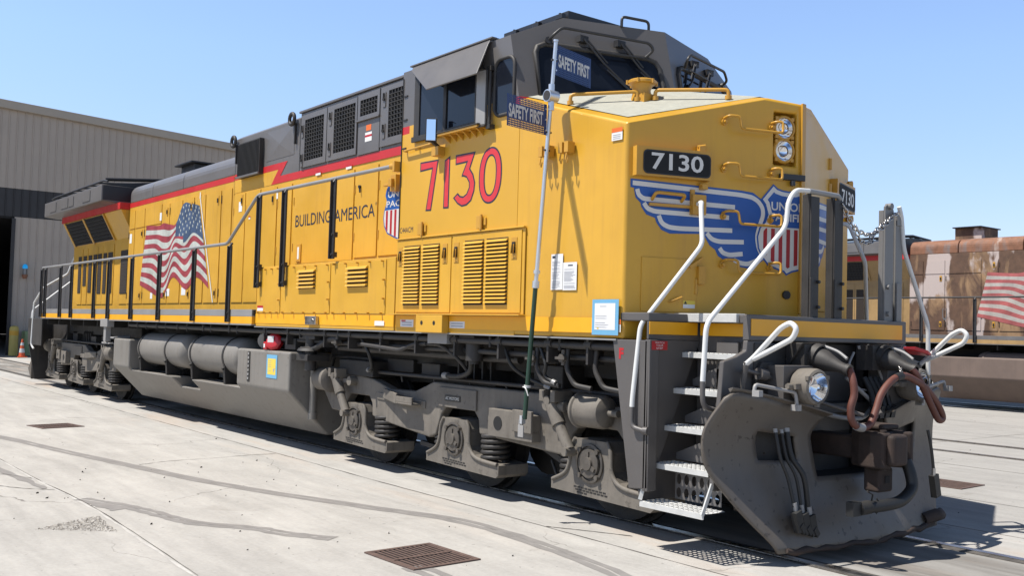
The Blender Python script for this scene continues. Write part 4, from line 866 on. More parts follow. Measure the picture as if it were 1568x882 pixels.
# gutter strip and side windows
S = lambda x, z, o=0: (x, -1.52 - o, z)
def framed(name, x0, x1, z0, z1, r, fw=.022, frame='frame_grey', par=None):
    par = par or cab
    q = MB(); q.prism(rrect(x0, x1, z0, z1, r), 'y', -1.528, -1.519, 0); q.tube([(x, -1.526, z) for x, z in rrect(x0, x1, z0, z1, r)], fw, 8, 1, True)
    return q.build(name, ['glass', frame], par)
framed('front_side_window', -2.575, -2.285, 3.55, 4.07, .09, .018)
q = MB(); q.box(-3.95, -2.76, -1.535, -1.519, 3.50, 4.18, 0); q.box(-3.83, -3.385, -1.5385, -1.5355, 3.55, 4.12, 1); q.box(-3.345, -2.84, -1.5385, -1.5355, 3.55, 4.12, 1)
q.box(-3.39, -3.34, -1.552, -1.5355, 3.52, 4.14, 0); q.box(-3.92, -3.83, -1.550, -1.5355, 3.5, 4.14, 0); q.box(-3.95, -2.80, -1.56, -1.5355, 3.49, 3.545, 0); q.build('sliding_window', ['frame_grey', 'glass', 'yellow', 'grey_light'], cab, .004)
q = MB(); q.add([(-3.99, -1.53, 4.285), (-2.64, -1.53, 4.285), (-2.66, -1.80, 4.09), (-2.92, -1.80, 3.90), (-3.62, -1.80, 3.90), (-3.90, -1.80, 4.06)], [(0, 1, 2, 3, 4, 5)])
q = MB(); top = [(-3.99, -1.53, 4.285), (-2.64, -1.53, 4.285)]; bot = [(-2.62, -1.745, 3.915), (-3.40, -1.745, 3.915)]
front = [(-3.99, -1.545, 4.285), (-2.64, -1.545, 4.285), (-2.56, -1.76, 3.91), (-3.40, -1.76, 3.91)]; back = [(x, y + .012, z - .006) for x, y, z in front]
front = [(-3.98, -1.545, 4.285), (-2.645, -1.545, 4.285), (-2.64, -1.575, 4.23), (-2.56, -1.75, 3.915), (-3.40, -1.75, 3.915), (-3.96, -1.575, 4.23)]; back = [(x, y + .012, z - .008) for x, y, z in front]
q.add(front + back, [(0, 1, 2, 3, 4, 5), (11, 10, 9, 8, 7, 6)] + [(i, (i + 1) % 6, 6 + (i + 1) % 6, 6 + i) for i in range(6)]); q.box(-4.02, -2.6, -1.56, -1.50, 4.285, 4.30)
q.build('sun_visor', 'grey', cab, .003)
q = MB(); q.obox((-2.685, -1.60, 3.735), ((.97, .24, 0), (0, 0, 1), (.24, -.97, 0)), (.055, .25, .007), 0)
q.tube([Vector((-2.685, -1.60, 3.735)) + Vector((.97, .24, 0)) * a + Vector((0, 0, b)) for a, b in rrect(-.066, .066, -.265, .265, .03)], .010, 8, 1, True)
q.cyl((-2.605, -1.56, 3.44), (-2.605, -1.56, 4.03), .017, 10, 1); q.box(-2.63, -2.57, -1.58, -1.52, 3.44, 3.48, 1); q.box(-2.63, -2.57, -1.58, -1.52, 3.98, 4.02, 1); q.build('wind_deflector', ['grey_light', 'frame_grey'], cab)
q = MB(); q.box(-3.36, -2.70, -1.63, -1.521, 3.465, 3.487)
for k in range(6): q.prism([(-1.521, 3.464), (-1.61, 3.464), (-1.521, 3.40)], 'x', -3.30 + k * .11, -3.286 + k * .11)
q.build('armrest_shelf', 'yellow_dark', cab, .003)
q = MB(); q.box(-3.37, -2.68, -1.638, -1.52, 3.4875, 3.498); q.build('shelf_edge', 'frame_grey', cab, .003)
q = MB(); q.obox((-3.42, -1.66, 3.53), ((.6, .8, 0), (0, 0, 1), (.8, -.6, 0)), (.055, .115, .02), 0); q.obox(Vector((-3.42, -1.66, 3.53)) + Vector((.8, -.6, 0)) * .0235, ((.6, .8, 0), (0, 0, 1), (.8, -.6, .12)), (.045, .104, .002), 1)
q.bar((-3.42, -1.66, 3.43), (-3.44, -1.52, 3.36), .03, .03, (0, 0, 1), 0); q.box(-3.50, -3.38, -1.60, -1.521, 3.29, 3.38, 2); q.build('mirror', ['frame_grey', 'mirror', 'yellow_dark'], cab, .004)
q = MB(); q.tube(rounded([(-4.08, -1.52, 3.42), (-4.08, -1.56, 3.42), (-3.6, -1.56, 3.43), (-3.6, -1.52, 3.43)], .02), .011, 8); q.cyl((-3.84, -1.52, 3.425), (-3.84, -1.56, 3.425), .011, 8); q.build('grab_iron', 'yellow_dark', cab)
q = MB()
for z in (3.45, 3.75, 4.0): q.box(-4.17, -4.10, -1.53, -1.5205, z, z + .015)
q.cyl((-4.19, -1.525, 1.9), (-4.19, -1.525, 4.2), .006, 6); q.build('cab_trim', 'frame_grey', cab)
# windshields on the raked vee front
NZ = lambda y: Vector((1, .333 * (1 if y > 0 else -1), .25)).normalized()
def FR(y, z, o=0):
    n_ = NZ(y); return Vector((XF(y, z), y, z)) + n_ * o
for s in (-1, 1):
    A = [(1.33, 3.70), (1.315, 4.12), (1.29, 4.18), (1.22, 4.215), (.24, 4.20), (.16, 4.17), (.125, 4.10), (.105, 3.80), (.12, 3.74), (.2, 3.70)]
    q = MB(); q.poly([(s * a, b) for a, b in A], lambda y, z: FR(y, z, .012), 0); q.tube([FR(s * a, b, .008) for a, b in A], .028, 8, 1, True); q.build('windshield', ['glass', 'frame_grey'], cab, fix=False)
    q = MB(); P = [FR(s * 1.19, 4.24, .01), FR(s * 1.17, 4.26, .10), FR(s * 1.08, 4.34, .12), FR(s * .25, 4.30, .12), FR(s * .20, 4.25, .10), FR(s * .26, 4.2, .03)]
    q.tube(rounded(P, .04), .014, 8); q.cyl(FR(s * 1.19, 4.24, 0), FR(s * 1.19, 4.24, .05), .035, 12); q.build('wiper_guard', 'post', cab)
    for a0, a1, b1 in ((.86, .50, 3.90), (.50, .17, 3.92)):
        q = MB(); q.tube([FR(s * a0, 4.29, .06), FR(s * (a0 * .55 + a1 * .45), 4.08, .05), FR(s * a1, b1, .03)], .011, 6); q.tube([FR(s * (a0 - .04), 4.28, .06), FR(s * (a0 * .55 + a1 * .45 - .04), 4.08, .05)], .009, 6)
        q.bar(FR(s * (a1 + .16), b1 + .13, .026), FR(s * (a1 - .09), b1 - .11, .026), .018, .02); q.obox(FR(s * a0, 4.30, .03), ((0, 1, 0), (0, 0, 1), (1, 0, 0)), (.05, .03, .03)); q.build('wiper', 'post', cab, fix=False)
    q = MB(); q.tube([FR(s * .72, 4.17, .07), FR(s * .30, 4.17, .07)], .010, 6); q.build('wiper_link', 'post', cab)
# side: number, louvred doors, model lettering
D7 = [(-3.818, 3.276), (-3.484, 3.27), (-3.594, 2.765), (-3.697, 2.77), (-3.6, 3.185), (-3.818, 3.178)]
D1 = [(-3.376, 3.245), (-3.279, 3.281), (-3.283, 2.766), (-3.38, 2.77)]
D3 = [(-3.186, 3.274), (-2.857, 3.27), (-2.938, 3.116), (-2.885, 3.06), (-2.85, 2.974), (-2.861, 2.894), (-2.906, 2.807), (-2.983, 2.768), (-3.062, 2.763), (-3.136, 2.795), (-3.213, 2.86), (-3.134, 2.903), (-3.092, 2.871), (-3.043, 2.861), (-2.989, 2.883), (-2.952, 2.939), (-2.955, 2.985), (-2.997, 3.035), (-3.045, 3.051), (-3.078, 3.052), (-3.075, 3.071), (-3.004, 3.18), (-3.186, 3.176)]
def smoothloop(P, k=4):
    n = len(P); o = []
    for i in range(n):
        a, b, c, d = (Vector(P[(i + j) % n]) for j in (-1, 0, 1, 2))
        for t in [m / k for m in range(k)]: o.append(tuple(.5 * ((2 * b) + (c - a) * t + (2 * a - 5 * b + 4 * c - d) * t * t + (3 * b - a - 3 * c + d) * t ** 3)))
    return o
def inset(P, d):
    n = len(P); o = []; ar = sum(P[i][0] * P[(i + 1) % n][1] - P[(i + 1) % n][0] * P[i][1] for i in range(n)); sg = 1 if ar > 0 else -1
    for i in range(n):
        a, b, c = Vector(P[i - 1]), Vector(P[i]), Vector(P[(i + 1) % n]); u = (b - a).normalized(); w = (c - b).normalized()
        n1 = Vector((-u.y, u.x)) * sg; n2 = Vector((-w.y, w.x)) * sg; m = (n1 + n2); m = m.normalized() if m.length > .05 else n1; o.append(tuple(b + m * d / max(.45, m.dot(n1))))
    return o
q = MB(); f0 = lambda x, z: (x, -1.5212, z); f1 = lambda x, z: (x, -1.5224, z)
for P in (D7, D1, D3): q.poly(P, f0, 0); q.poly(inset(P, .016), f1, 1)
eo = lambda rx, rz, n=44: [(-2.617 + rx * math.copysign(abs(math.cos(2 * math.pi * k / n)) ** .92, math.cos(2 * math.pi * k / n)) + .006 * math.sin(2 * math.pi * k / n), 3.019 + rz * math.copysign(abs(math.sin(2 * math.pi * k / n)) ** .88, math.sin(2 * math.pi * k / n))) for k in range(n)]
for (a, b), f, mi in ((((.178, .262), (.084, .178)), f0, 0), (((.162, .246), (.100, .194)), f1, 1)):
    A, B = eo(*a), eo(*b); n = len(A); q.add([f(*p) for p in A] + [f(*p) for p in B], [(i, (i + 1) % n, n + (i + 1) % n, n + i) for i in range(n)], mi)
q.build('road_number', ['navy', 'digit_red'], cab, fix=False)
q = MB(); put_text(q, 'C44ACM', -4.175, 2.575, .255, .055, f0, 0, 0.0); q.build('lettering', 'navy', cab, fix=False)
q = MB(); q.box(-4.20, -2.06, -1.532, -1.5205, 1.74, 2.50, 0); q.box(-4.20, -2.06, -1.552, -1.5205, 2.501, 2.515, 0); q.box(-4.22, -2.04, -1.60, -1.5205, 1.728, 1.739, 0); q.build('locker_frame', 'yellow', cab, .004)
for a, b, cols in ((-4.18, -3.19, ((-4.04, -3.735), (-3.685, -3.385))), (-3.165, -2.10, ((-2.96, -2.655), (-2.615, -2.29)))):
    q = MB(); q.box(a, b, -1.540, -1.5325, 1.755, 2.485, 0)
    for x0, x1 in cols:
        q.box(x0, x1, -1.5425, -1.5405, 1.825, 2.43, 1)
        for k in range(17):
            z = 1.845 + k * .0345; q.prism([(-1.543, z + .022), (-1.558, z + .014), (-1.567, z - .003), (-1.556, z - .001), (-1.543, z + .006)], 'x', x0, x1, 0)
    for x, z in ((a + .07, 2.33), (b - .10, 2.33)):
        q.box(x - .04, x + .04, -1.545, -1.5405, z - .10, z + .09, 2); q.box(x - .02, x + .02, -1.556, -1.5455, z - .05, z + .05, 3); q.tube([(x - .015, -1.56, z + .03), (x - .015, -1.565, z - .05), (x + .015, -1.565, z - .05), (x + .015, -1.56, z + .03)], .006, 6, 2)
    q.build('locker_door', ['yellow', 'dark', 'yellow_dark', 'bogie_dark'], cab)
for x in (-3.74, -2.73):
    q = MB(); q.box(x - .035, x + .02, -1.56, -1.521, 2.53, 2.65); q.cyl((x + .03, -1.55, 2.52), (x + .03, -1.55, 2.66), .014, 8); q.box(x + .045, x + .08, -1.535, -1.521, 2.56, 2.63); q.build('hinge', 'yellow_dark', cab, .003)
q = MB(); q.box(-3.69, -3.22, -1.60, -1.521, 1.555, 1.727, 0)
for x in (-3.58, -3.36): q.cyl((x, -1.599, 1.65), (x, -1.6015, 1.65), .022, 12, 1)
q.build('jacking_pad', ['yellow', 'dark'], cab, .006)
q = MB()
for a, b in ((-4.20, -3.70), (-3.21, -.915)): q.box(a, b, -1.5232, -1.5205, 1.60, 1.722)
q.build('reflective_stripe', 'stripe', cab)
q = MB(); q.box(-4.2, -.9, -1.53, -1.2, 1.545, 1.558); q.build('lower_lip', 'rail_grey', cab)
f = lambda x, z: (x, -1.5245, z)
for x0, x1, z0, z1 in ((-4.10, -3.85, 1.605, 1.68), (-3.20, -2.95, 1.605, 1.67)):
    q = MB(); q.poly([(x0, z0), (x1, z0), (x1, z1), (x0, z1)], f, 0)
    for k in range(2): q.poly([(x0 + .03, z0 + .015 + k * .025), (x1 - .03, z0 + .015 + k * .025), (x1 - .03, z0 + .025 + k * .025), (x0 + .03, z0 + .025 + k * .025)], lambda x, z: (x, -1.5255, z), 1)
    if x0 < -4: q.poly([(-4.08, 1.66), (-4.0, 1.66), (-4.0, 1.675), (-4.08, 1.675)], lambda x, z: (x, -1.5258, z), 2)
    q.build('sticker', ['paper', 'print', 'sign_red'], cab, fix=False)
for x in (-1.77, -1.51):
    q = MB(); q.box(x - .06, x + .06, -1.535, -1.519, 3.08, 3.17)
    for d in (-.035, .04): q.box(x + d - .025, x + d + .025, -1.60, -1.5355, 3.08, 3.17); q.tube([(x + d, -1.585, 3.10), (x + d, -1.60, 3.02), (x + d + .02, -1.60, 2.99), (x + d + .03, -1.60, 3.03)], .008, 6)
    q.build('flag_bracket', 'yellow_dark', cab, .003)

# ------------------------------------------------------------------ nose
C0 = Vector((-.36, .03)); N0 = Vector((-.86, -1.5)); N1 = Vector((-.89, 1.51))
un = (N0 - C0).normalized(); uf = (N1 - C0).normalized()
nn = Vector((-un.y, un.x)); nn = nn if nn.x > 0 else -nn; nf = Vector((-uf.y, uf.x)); nf = nf if nf.x > 0 else -nf
def NF(s, z, o=0):                                          # unrolled nose front: s<0 near facet, s>0 far facet
    p = C0 + (un * -s if s < 0 else uf * s) + (nn if s < 0 else nf) * o
    return Vector((p.x, p.y, z))
def fold(mb, crease=0.0):                                   # mesh drawn in (s, off, z) space, split at the crease and folded on
    bm = bmesh.new(); vs = [bm.verts.new(v) for v in mb.v]; fs = []
    lay = bm.faces.layers.int.new('mi')
    for f, mi in zip(mb.f, mb.m):
        try: k = bm.faces.new([vs[i] for i in f]); k[lay] = mi
        except ValueError: pass
    bm.normal_update()
    bmesh.ops.triangulate(bm, faces=[f for f in bm.faces if len(f.verts) > 4])
    bmesh.ops.bisect_plane(bm, geom=bm.verts[:] + bm.edges[:] + bm.faces[:], plane_co=(0, 0, 0), plane_no=(1, 0, 0), dist=1e-5)
    bm.verts.ensure_lookup_table(); bm.verts.index_update()
    o = MB(); o.add([NF(v.co.x, v.co.z, v.co.y) for v in bm.verts], [])
    for f in bm.faces: o.f.append([v.index for v in f.verts]); o.m.append(f[lay]); o.s.append(False)
    bm.free(); return o
q = MB()
bx = -2.32
ring = [(bx, -1.518, 3.69), (-.86, -1.5, 3.25), (-.4580, -.27, 3.575), (-.36, .03, 3.556), (-.4567, .30, 3.575), (-.89, 1.51, 3.25), (bx, 1.518, 3.69), (bx, .30, 4.0), (bx, -.27, 4.0)]
n = len(ring); v = [(x, y, 1.56) for x, y, z in ring] + ring
F = [(0, 1, 10, 9), (1, 2, 3, 12, 11, 10), (3, 4, 5, 14, 13, 12), (5, 6, 15, 14), (6, 7, 8, 0, 9, 17, 16, 15), (9, 10, 11, 17), (11, 12, 13, 16, 17), (13, 14, 15, 16), (8, 7, 6, 5, 4, 3, 2, 1, 0)]
q.add(v, F); nose = q.build('nose', 'yellow', loco, .055, 4, 18, weld=True)
md = nose.modifiers['bevel']; md.harden_normals = True
for p in nose.data.polygons: p.use_smooth = True
# headlight pocket cut into the near facet
c = MB(); c.add([NF(-.265, 3.03, .2), NF(-.045, 3.03, .2), NF(-.045, 3.47, .2), NF(-.265, 3.47, .2), NF(-.265, 3.03, -.10), NF(-.045, 3.03, -.10), NF(-.045, 3.47, -.10), NF(-.265, 3.47, -.10)], [(0, 1, 2, 3), (7, 6, 5, 4), (0, 4, 5, 1), (1, 5, 6, 2), (2, 6, 7, 3), (3, 7, 4, 0)]); cut(nose, c)
nd3 = lambda: (nn.x, nn.y, 0)
for z in (3.345, 3.155):
    q = MB(); o = NF(-.155, z, -.098); q.lathe([(.108, 0), (.108, .075), (.098, .088), (.086, .088), (.084, .06)], o, nd3(), 32, 0)
    q.lathe([(.0, .006), (.04, .012), (.066, .035), (.084, .072)], o, nd3(), 32, 1); q.lathe([(.084, .070), (.05, .078), (0, .081)], o, nd3(), 32, 2)
    for k in range(4):
        a = R(45 + 90 * k); q.obox(o + Vector((un.x * math.cos(a) * .108, un.y * math.cos(a) * .108, math.sin(a) * .108)) + Vector(nd3()) * .075, (Vector((un.x, un.y, 0)), (0, 0, 1), nd3()), (.014, .014, .012), 0)
    M.setdefault('lampglass', None)
    if M['lampglass'] is None:
        m = bpy.data.materials.new('clear lamp glass'); m.use_nodes = True; b_ = m.node_tree.nodes['Principled BSDF']; b_.inputs['Transmission Weight'].default_value = 1; b_.inputs['Roughness'].default_value = .02; b_.inputs['IOR'].default_value = 1.15; M['lampglass'] = m
    q.build('headlight', ['yellow_dark', 'chrome', 'lampglass'], nose, fix=False)
# roof pad of the nose
q = MB(); zz = lambda x, y: 3.69
def NT(x, y):                                               # height of the nose roof
    e = lambda t, a, b_: a + (b_ - a) * t
    t = (x - bx) / (-.4 - bx); zc = e(t, 4.0, 3.575)
    ts = (x - bx) / (-.86 - bx); zs = e(ts, 3.69, 3.25)
    a = abs(y)
    return zc if a < .28 else zc + (zs - zc) * (a - .28) / 1.24
pad = []
for s in (-1, 1):
    pass
q.add([(bx, -1.44, NT(bx, -1.44) + .004), (-.96, -1.40, 3.317), (-.56, -.27, 3.62), (-.50, .03, 3.608), (-.56, .30, 3.62), (-.98, 1.40, 3.32), (bx, 1.44, NT(bx, 1.44) + .004), (bx, .29, 4.006), (bx, -.27, 4.006)], [(0, 1, 2, 8), (8, 2, 3, 4, 7), (7, 4, 5, 6)])
# exact heights from the three roof planes
def plane_z(a, b_, c_, x, y):
    n_ = (Vector(b_) - Vector(a)).cross(Vector(c_) - Vector(a)); return a[2] - (n_.x * (x - a[0]) + n_.y * (y - a[1])) / n_.z
q.v = [(x, y, plane_z(*( (ring[0], ring[1], ring[2]) if y < -.27 - 1e-6 else (ring[6], ring[5], ring[4]) if y > .30 + 1e-6 else (ring[8], ring[2], ring[4])), x, y) + .007) for x, y, z in q.v]
q.build('roof_pad', 'roof_pad', nose, fix=False)
def roofpt(x, y, o=0):
    z = plane_z(*((ring[0], ring[1], ring[2]) if y < -.27 else (ring[6], ring[5], ring[4]) if y > .30 else (ring[8], ring[2], ring[4])), x, y); return Vector((x, y, z + o))
for s in (-1, 1):
    for (x0, y0), (x1, y1) in (((-1.66, 1.40), (-1.28, .98)), ((-1.18, .87), (-.70, .50))):
        q = MB(); P = [roofpt(x0, s * y0), roofpt(x0, s * y0, .09), roofpt(x1, s * y1, .085), roofpt(x1, s * y1)]
        q.tube(rounded(P, .035), .016, 8)
        for k in (0, 3): q.cyl(P[k], P[k] + Vector((0, 0, .035)), .028, 10)
        q.build('roof_handrail', 'yellow_dark', nose)
q = MB(); o = roofpt(-1.31, -.90); q.lathe([(.10, -.04), (.085, .02), (.075, .07), (.095, .12), (.125, .13), (.125, .15), (.11, .16), (.0, .163)], o, (0, 0, 1), 28); q.box(o.x - .03, o.x + .10, o.y - .07, o.y + .08, o.z - .05, o.z + .03)
for k in range(6): a = R(60 * k); q.cyl(o + Vector((.128 * math.cos(a), .128 * math.sin(a), .12)), o + Vector((.128 * math.cos(a), .128 * math.sin(a), .155)), .012, 8)
q.build('sand_filler', 'yellow_dark', nose)
# nose door on the far side, seams, small door on the near facet
q = MB()
q.add([NF(a, z, o_) for o_ in (.001, .016) for a, z in ((.045, 1.84), (.80, 1.84), (.80, 3.27), (.30, 3.50), (.045, 3.50))], [(5, 6, 7, 8, 9)] + [(i, (i + 1) % 5, 5 + (i + 1) % 5, 5 + i) for i in range(5)])
q.build('nose_door', 'yellow', nose, .006)
q = MB(); q.add([NF(a, z, o_) for o_ in (.001, .03) for a, z in ((-.012, 1.8), (.030, 1.8), (.030, 3.56), (-.012, 3.56))], [(4, 5, 6, 7), (0, 4, 7, 3), (1, 2, 6, 5), (3, 7, 6, 2), (0, 1, 5, 4)]); q.build('door_post', 'yellow_dark', nose, .005)
for z in (1.95, 2.2, 2.62, 2.95, 3.18):
    q = MB(); q.cyl(NF(.815, z - .05, .02), NF(.815, z + .05, .02), .02, 10); q.obox(NF(.85, z, .012), ((uf.x, uf.y, 0), (0, 0, 1), (nf.x, nf.y, 0)), (.04, .04, .008)); q.build('hinge', 'yellow_dark', nose)
q = MB(); q.add([NF(a, z, o_) for o_ in (.001, .009) for a, z in ((-1.46, 1.78), (-.97, 1.78), (-.97, 2.205), (-1.46, 2.205))], [(4, 5, 6, 7), (0, 4, 7, 3), (1, 2, 6, 5), (3, 7, 6, 2), (0, 1, 5, 4)]); hd2 = q.build('locker_hatch', 'yellow', nose, .003)
q = MB(); q.cyl(NF(-.975, 1.93, .012), NF(-.975, 2.05, .012), .012, 8); q.obox(NF(-.94, 2.08, .02), ((un.x, un.y, 0), (0, 0, 1), (nn.x, nn.y, 0)), (.03, .07, .02)); q.bar(NF(-.93, 2.22, .03), NF(-1.05, 2.14, .03), .025, .02); q.build('hatch_latch', 'yellow_dark', nose)
q = MB(); q.tube([NF(-1.22, 1.86, .005), NF(-1.20, 1.867, .03), NF(-1.12, 1.90, .045)], .009, 6); q.build('hatch_handle', 'yellow_dark', nose)
q = MB(); q.cyl(NF(-.13, 1.955, .0), NF(-.13, 1.955, .02), .035, 16); q.build('plug', 'frame_grey', nose)
# grab irons on the near facet
for z in (3.33, 2.945, 2.56, 2.17):
    q = MB(); a, b_ = -.735, -.255
    q.tube(rounded([NF(a - .01, z + .035, .0), NF(a - .01, z + .045, .075), NF(a + .085, z + .045, .09), NF(a + .10, z - .055, .095), NF(b_ + .01, z - .055, .095), NF(b_ + .015, z + .04, .085), NF(b_ - .04, z + .04, .06), NF(b_ - .045, z + .035, 0)], .028, 4), .011, 8)
    for s_, dz in ((a - .01, .035), (b_ - .045, .03)): q.cyl(NF(s_, z + dz - .03, .0), NF(s_, z + dz - .03, .018), .026, 12); q.cyl(NF(s_, z + dz - .03, .02), NF(s_, z + dz - .03, .045), .014, 8)
    q.build('grab_iron', 'yellow_dark', nose)
q = MB(); z = 2.66; q.tube(rounded([NF(-1.38, z, .0), NF(-1.38, z + .05, .07), NF(-1.12, z + .045, .07), NF(-1.12, z - .0, .0)], .03), .014, 8); q.obox(NF(-1.21, z - .04, .016), ((un.x, un.y, 0), (0, 0, 1), (nn.x, nn.y, 0)), (.2, .012, .012)); q.obox(NF(-1.03, z - .0, .016), ((un.x, un.y, 0), (0, 0, 1), (nn.x, nn.y, 0)), (.016, .10, .012)); q.build('grab_iron', 'yellow_dark', nose)
# number boards
def numberboard(s0, s1, z0, z1, flip=1):
    q = MB()
    for o_ in (0,): q.add([NF(a, z, o_) for o_ in (.001, .07) for a, z in ((s0, z0), (s1, z0), (s1, z1), (s0, z1))], [(4, 5, 6, 7), (0, 4, 7, 3), (1, 2, 6, 5), (3, 7, 6, 2), (0, 1, 5, 4)], 0)
    w = s1 - s0; q.poly(rrect(s0 + .055, s1 - .01, z0 + .015, z1 - .025, .04), lambda a, z: NF(a, z, .074), 1)
    q.poly(rrect(s0 + .065, s1 - .02, z0 + .025, z1 - .035, .035), lambda a, z: NF(a, z, .0755), 2)
    put_text(q, '7130', s0 + .125, z0 + .052, w - .205, .133, lambda a, z: NF(a, z, .077), 3, .018)
    for a, z in ((s1 - .08, z1 + .02), (s1 - .05, z0 - .05)): q.obox(NF(a, z, .03), ((un.x, un.y, 0), (0, 0, 1), (nn.x, nn.y, 0)), (.025, .02, .03), 0); q.cyl(NF(a - .03, z + .02, .03), NF(a + .03, z + .03, .05), .012, 8, 0)
    q.build('number_board', ['yellow_dark', 'black', 'dark', 'wing_grey'], nose, fix=False)
numberboard(-1.555, -.89, 2.835, 3.065)
numberboard(.90, 1.545, 2.80, 3.06)
# winged shield
WING = [(-1.558, 2.799), (-0.575, 2.776), (-0.464, 2.767), (-0.39, 2.722), (-0.349, 2.689), (-0.325, 2.613), (-0.346, 2.553), (-0.396, 2.501), (-0.423, 2.422), (-0.409, 2.325), (-0.363, 2.24), (-0.419, 2.199), (-0.497, 2.17), (-0.563, 2.178), (-0.631, 2.223), (-0.708, 2.223), (-0.768, 2.254), (-0.797, 2.304), (-0.848, 2.336), (-0.897, 2.409), (-0.93, 2.427), (-1.218, 2.413), (-1.286, 2.437), (-1.325, 2.485), (-1.342, 2.527), (-1.42, 2.55), (-1.46, 2.6), (-1.47, 2.636), (-1.512, 2.671), (-1.525, 2.729), (-1.524, 2.751), (-1.557, 2.756)]
FE = [[(-1.552, 2.779), (-0.575, 2.753), (-0.468, 2.741), (-0.408, 2.711), (-0.367, 2.659), (-0.361, 2.601), (-0.387, 2.531), (-0.412, 2.451), (-0.416, 2.403), (-0.401, 2.326), (-0.353, 2.247)], [(-1.512, 2.734), (-1.5, 2.69), (-1.458, 2.661), (-1.308, 2.659), (-0.629, 2.649)], [(-1.451, 2.628), (-1.421, 2.587), (-1.358, 2.567), (-0.683, 2.56)], [(-1.319, 2.538), (-1.293, 2.478), (-1.23, 2.45), (-1.134, 2.445), (-0.651, 2.457)], [(-0.885, 2.423), (-0.843, 2.378), (-0.776, 2.361), (-0.541, 2.369)], [(-0.765, 2.31), (-0.737, 2.273), (-0.675, 2.257), (-0.55, 2.273)], [(-0.631, 2.221), (-0.574, 2.197), (-0.497, 2.191), (-0.419, 2.224), (-0.355, 2.26)]]
SH = [(-0.268, 2.866), (-0.328, 2.798), (-0.386, 2.732), (-0.349, 2.689), (-0.325, 2.613), (-0.346, 2.553), (-0.396, 2.501), (-0.421, 2.422), (-0.409, 2.325), (-0.363, 2.246), (-0.305, 2.185), (-0.214, 2.156), (-0.16, 2.143), (-0.132, 2.115)]
SC = -.118                                                  # shield centre line
mirr = lambda P: [(2 * SC - a, b_) for a, b_ in P]
q = MB(); D = lambda o: (lambda a, z: (a, o, z))
for fnm in (lambda P: P, mirr):
    P = fnm(WING); q.poly(inset(P, -.013), D(.0025), 0)
    for i, p in enumerate(FE):
        q.ribbon([(v_.x, v_.y) for v_ in rounded([(a, b_, 0) for a, b_ in fnm(p)], .05, 4)], .037, D(.004 + .0001 * i), 1)
top = [(-.226, 2.832), (-.18, 2.82), (SC, 2.815)]
shp = SH + mirr(SH[::-1])[1:] + mirr(top[:2][::-1])[::-1][::-1] + [] 
full = SH + mirr(SH)[::-1][1:] + mirr(top[:2]) + [top[2]] + top[:2][::-1]
q.poly(full, D(.0048), 0)
ins = inset(full, .014); q.poly(ins, D(.0054), 1)
core = inset(full, .048)
q.poly(clipband(core, 2.512, 2.80), D(.006), 0)
for k in range(-4, 5): q.poly(clipx(clipband(core, 2.0, 2.497), SC + k * .074 - .018, SC + k * .074 + .018), D(.006), 2)
put_text(q, 'UNION', SC - .168, 2.648, .336, .072, D(.0068), 1, .02); put_text(q, 'PACIFIC', SC - .172, 2.562, .344, .066, D(.0068), 1, .02)
fo = fold(q); 
# keep the film clear of the raised door: shift far side outwards
fo.v = [tuple(Vector(p) + Vector((nf.x, nf.y, 0)) * .0165) if p[1] > .0325 else p for p in fo.v]
fo.build('winged_shield', ['blue', 'wing_grey', 'shield_red'], nose, fix=False)
q = MB(); q.obox(NF(-.10, 2.93, .02), ((un.x, un.y, 0), (0, 0, 1), (nn.x, nn.y, 0)), (.12, .025, .018)); q.cyl(NF(-.10, 2.90, .03), NF(-.10, 2.86, .03), .022, 10); q.build('door_latch', 'post', nose, .004)
q = MB(); q.add([NF(a, z, .011) for a, z in ((-1.09, 1.815), (-.985, 1.815), (-.985, 1.875), (-1.09, 1.875))], [(0, 1, 2, 3)], 0); q.add([NF(a, z, .012) for a, z in ((-1.09, 1.845), (-.985, 1.845), (-.985, 1.875), (-1.09, 1.875))], [(0, 1, 2, 3)], 1); q.add([NF(a, z, .013) for a, z in ((-1.085, 1.848), (-1.055, 1.848), (-1.07, 1.873))], [(0, 1, 2)], 2)
f = lambda x, z, o=.0012: (x, -1.5175 - o + .0115 * max(0, (x + 2.32)) / 1.46, z)
def quad(mb, x0, x1, z0, z1, mi, o): mb.add([f(x0, z0, o), f(x1, z0, o), f(x1, z1, o), f(x0, z1, o)], [(0, 1, 2, 3)], mi)
q.build('sticker', ['paper', 'yellow_sign', 'black'], nose, fix=False)
q = MB(); quad(q, -1.02, -.90, 3.12, 3.22, 0, .004); quad(q, -1.02, -.90, 3.185, 3.22, 1, .005)
for k in range(3): quad(q, -1.005, -.92, 3.133 + k * .014, 3.138 + k * .014, 2, .005)
q.build('sticker', ['paper', 'orange', 'print'], nose, fix=False)
q = MB(); quad(q, -.90, -.865, 1.61, 1.71, 0, .008); quad(q, -.90, -.865, 1.67, 1.71, 1, .009); q.build('sticker', ['paper', 'orange'], nose, fix=False)
